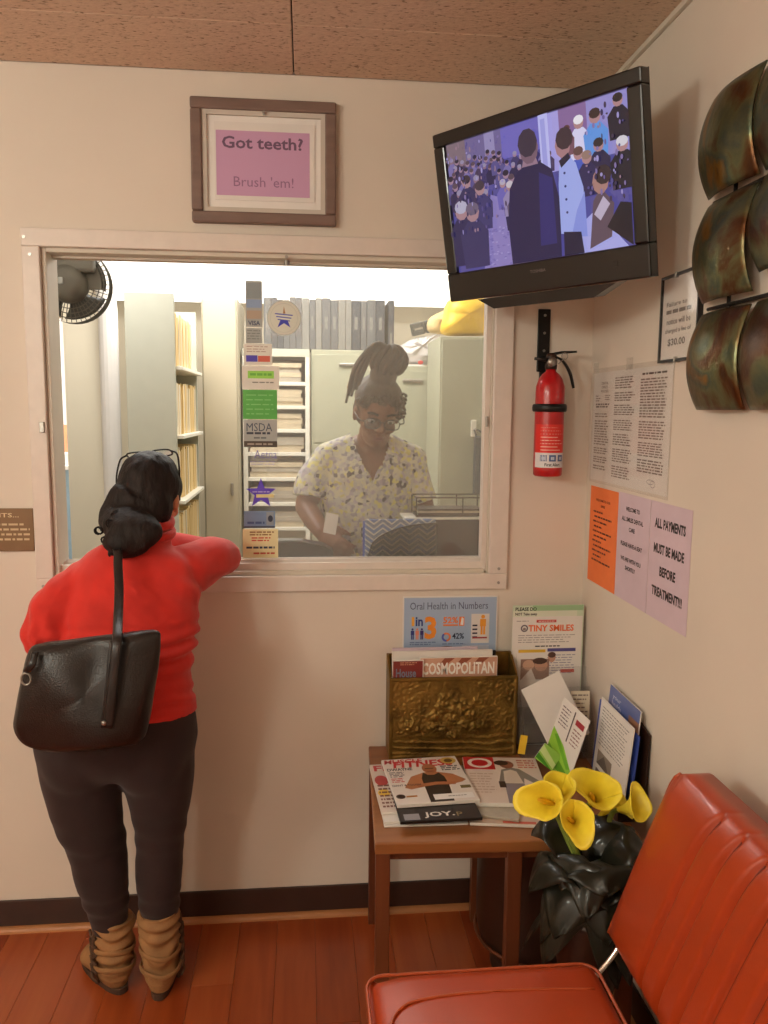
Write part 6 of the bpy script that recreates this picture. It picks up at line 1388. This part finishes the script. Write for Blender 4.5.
slimb(bm, [bS, (bS+bE)/2, bE], [0.050, 0.045, 0.038], 4, seg=14, round_ends=True); slimb(bm, [bE, (bE+bW)/2, bW], [0.038, 0.034, 0.026], 4, seg=14, round_ends=True)
hand(bm, aW, (0.45, -0.55, -0.35), (0.6, 0.3, -0.4), 1, 0.75, 0.95); hand(bm, bW, (-0.5, -0.2, -0.2), (0, 0, -1), -1, 0.3, 0.95)
for q in (-1, 1):
    slimb(bm, [(0.22+q*0.09, 0.54, 0.86), (0.22+q*0.09, 0.53, 0.50), (0.22+q*0.085, 0.545, 0.28), (0.22+q*0.085, 0.55, 0.07)], [0.085, 0.062, 0.055, 0.038], 4, seg=16); limb(bm, [(0.22+q*0.085, 0.56, 0.035), (0.22+q*0.10, 0.41, 0.03)], [0.036, 0.030], seg=12, round_ends=True)
head(bm, RM, 1.0, 0.02); slimb(bm, [(0.228, 0.478, 1.39), (0.23, 0.455, 1.44), RM @ V((0, 0.01, 0.05))], [0.06, 0.052, 0.05], 4, seg=16)
blob_obj('body', bm, 'skin_b', P2, 0.006, 4)
face_parts(RM, P2, 1.0, True)
def in_v(p):
    if p.y > 0.47: return p.z > 1.455
    vz = 1.292+abs(p.x-0.226)*2.5
    return p.z > max(vz, 1.292) and p.y < 0.47
def sc_disp(p, n): return 0.004*nz(p, 10)+0.003*math.sin(p.z*40+18*p.x+3*nz(p, 5))*max(0, 1-abs(p.z-1.12)/0.18)
bm = B(); torso2(bm, 0.006)
slimb(bm, [aS, (aS+aE)/2+V((-0.014, 0, 0.01)), aS+(aE-aS)*0.80], [0.060, 0.060, 0.062], 4, seg=16); slimb(bm, [bS, (bS+bE)/2, bS+(bE-bS)*0.80], [0.058, 0.057, 0.059], 4, seg=16)
sc = blob_obj('scrub_top', bm, 'scrub_print', P2, 0.006, 5, sc_disp, cut=in_v)
for q in (-1, 1):
    bm = B(); pts = []
    for k in range(12):
        f = k/11; pts.append(V((0.226+q*(0.002+0.062*f), 0.374+0.080*f**1.3, 1.290+0.156*f)))
    limb(bm, pts, (0.008, 0.0035), seg=8, side=(1,0,0)); obj('neck_band', bm, 'scrub_print', sc, smooth=True)
bm = B()
for q in (-1, 1): slimb(bm, [(0.22+q*0.09, 0.54, 0.90), (0.22+q*0.09, 0.53, 0.50), (0.22+q*0.085, 0.545, 0.28), (0.22+q*0.085, 0.55, 0.06)], [0.10, 0.078, 0.070, 0.060], 4, seg=16)
slimb(bm, [(0.22, 0.54, 0.78), (0.22, 0.54, 0.98)], [(0.18, 0.12), (0.178, 0.123)], 4, seg=22)
blob_obj('trousers', bm, 'scrub_trouser', P2, 0.009, 5)
for q in (-1, 1):
    bm = B(); limb(bm, [(0.22+q*0.085, 0.575, 0.036), (0.22+q*0.09, 0.50, 0.046), (0.22+q*0.10, 0.40, 0.034)], [(0.040, 0.034), (0.043, 0.044), (0.042, 0.031)], seg=16, round_ends=True); obj('shoe', bm, 'paper_white', P2, smooth=True)
# hair: cap of locs gathered into a tall bun
bm = B(); ell(bm, (0, 0.022, 0.158), (0.080, 0.095, 0.086), RM, sub=4); ell(bm, (0, 0.055, 0.11), (0.074, 0.062, 0.07), RM)
bun = RM @ V((0.0, 0.005, 0.300))
ell(bm, RM @ V((0, 0.0, 0.250)), (0.046, 0.042, 0.045)); ell(bm, bun+V((0.010, 0, -0.005)), (0.056, 0.047, 0.05))
h2 = blob_obj('hair', bm, 'hair_locs', P2, 0.006, 3, lambda p, n: 0.004*nz((p.x, p.y, p.z*0.4), 50), cut=lambda p: (RM.inverted() @ p).y < -0.058 and (RM.inverted() @ p).z < 0.175 or ((RM.inverted() @ p).y < -0.02 and (RM.inverted() @ p).z < 0.14))
rnd = random.Random(8)
for k in range(7):      # loose ends hanging on her right
    st = bun+V((-0.030+0.004*k, -0.035+0.006*k, 0.035)); en = at(346+k*2.6, 404-k*3.5-5*rnd.random(), 0.34)
    mid = (st+en)/2+V((-0.022+0.003*k, -0.012, 0.028))
    bm = B(); slimb(bm, [bun+V((0.02, 0, 0.02)), st+V((-0.004, -0.006, 0.012)), mid, en], [0.007, 0.0075, 0.0065, 0.004], 6, seg=8); obj('hair_loc', bm, 'hair_locs', h2, smooth=True)
for k in range(9):      # locs wound round the bun
    a0 = k*2*PI/9; pts = []
    for j in range(9):
        f = j/8; la = -1.0+2.3*f; an = a0+1.2*f; pts.append(bun+V((0.010+0.058*math.cos(la)*math.cos(an), 0.050*math.cos(la)*math.sin(an), 0.052*math.sin(la)-0.004)))
    bm = B(); limb(bm, pts, [0.006, 0.008, 0.009, 0.009, 0.009, 0.009, 0.009, 0.008, 0.005], seg=8); obj('hair_loc', bm, 'hair_locs', h2, smooth=True)
bm = B(); slimb(bm, [at(360, 366, 0.35), at(352, 378, 0.35), at(347, 388, 0.35)], [0.005, 0.0045, 0.003], 5, seg=8); obj('hair_loc', bm, 'hair_tip', h2, smooth=True)
for k in range(22):
    q = V((rnd.uniform(-0.078, 0.082), 0, 0)); q = V((q.x, -0.082+abs(q.x)*0.55+0.008*rnd.random(), 0.172-abs(q.x)*0.25+0.022*rnd.random())); bm = B(); c0 = RM @ q
    limb(bm, [c0+V((0.010*math.cos(j*PI/4), 0.004*math.sin(j*1.3)-0.003, 0.010*math.sin(j*PI/4)+0.0025*j-0.006)) for j in range(9)], 0.0055, seg=7); obj('hair_curl', bm, 'hair_locs', h2, smooth=True)
for k in range(7):
    c0 = RM @ V((0.072+0.010*rnd.random(), -0.03+0.03*rnd.random(), 0.115+0.012*k)); bm = B(); limb(bm, [c0+V((0.009*math.cos(j*PI/4), 0.004*math.sin(j), 0.010*math.sin(j*PI/4))) for j in range(8)], 0.005, seg=7); obj('hair_curl', bm, 'hair_locs', h2, smooth=True)
G2 = root('eyeglasses', 'thin dark eyeglasses worn by the receptionist', 'glasses', RM @ V((0, -0.09, 0.11)))
eyeglass(G2, RM @ Matrix.Translation(V((0, -0.100, 0.114))) @ Euler((0.05, 0, 0)).to_matrix().to_4x4() @ Matrix.Scale(0.98, 4), 0.0018)
# slip of paper in her hand
q = at(331, 524, 0.215); bm = B(); box(bm, (-0.021, -0.0006, -0.033), (0.021, 0.0006, 0.033), xf((q.x, 0.225, q.z), (-0.3, 0.25, 0.2))); obj('paper_slip', bm, 'paper_white', None, 'small white slip of paper held in the receptionist hand', 'paper')
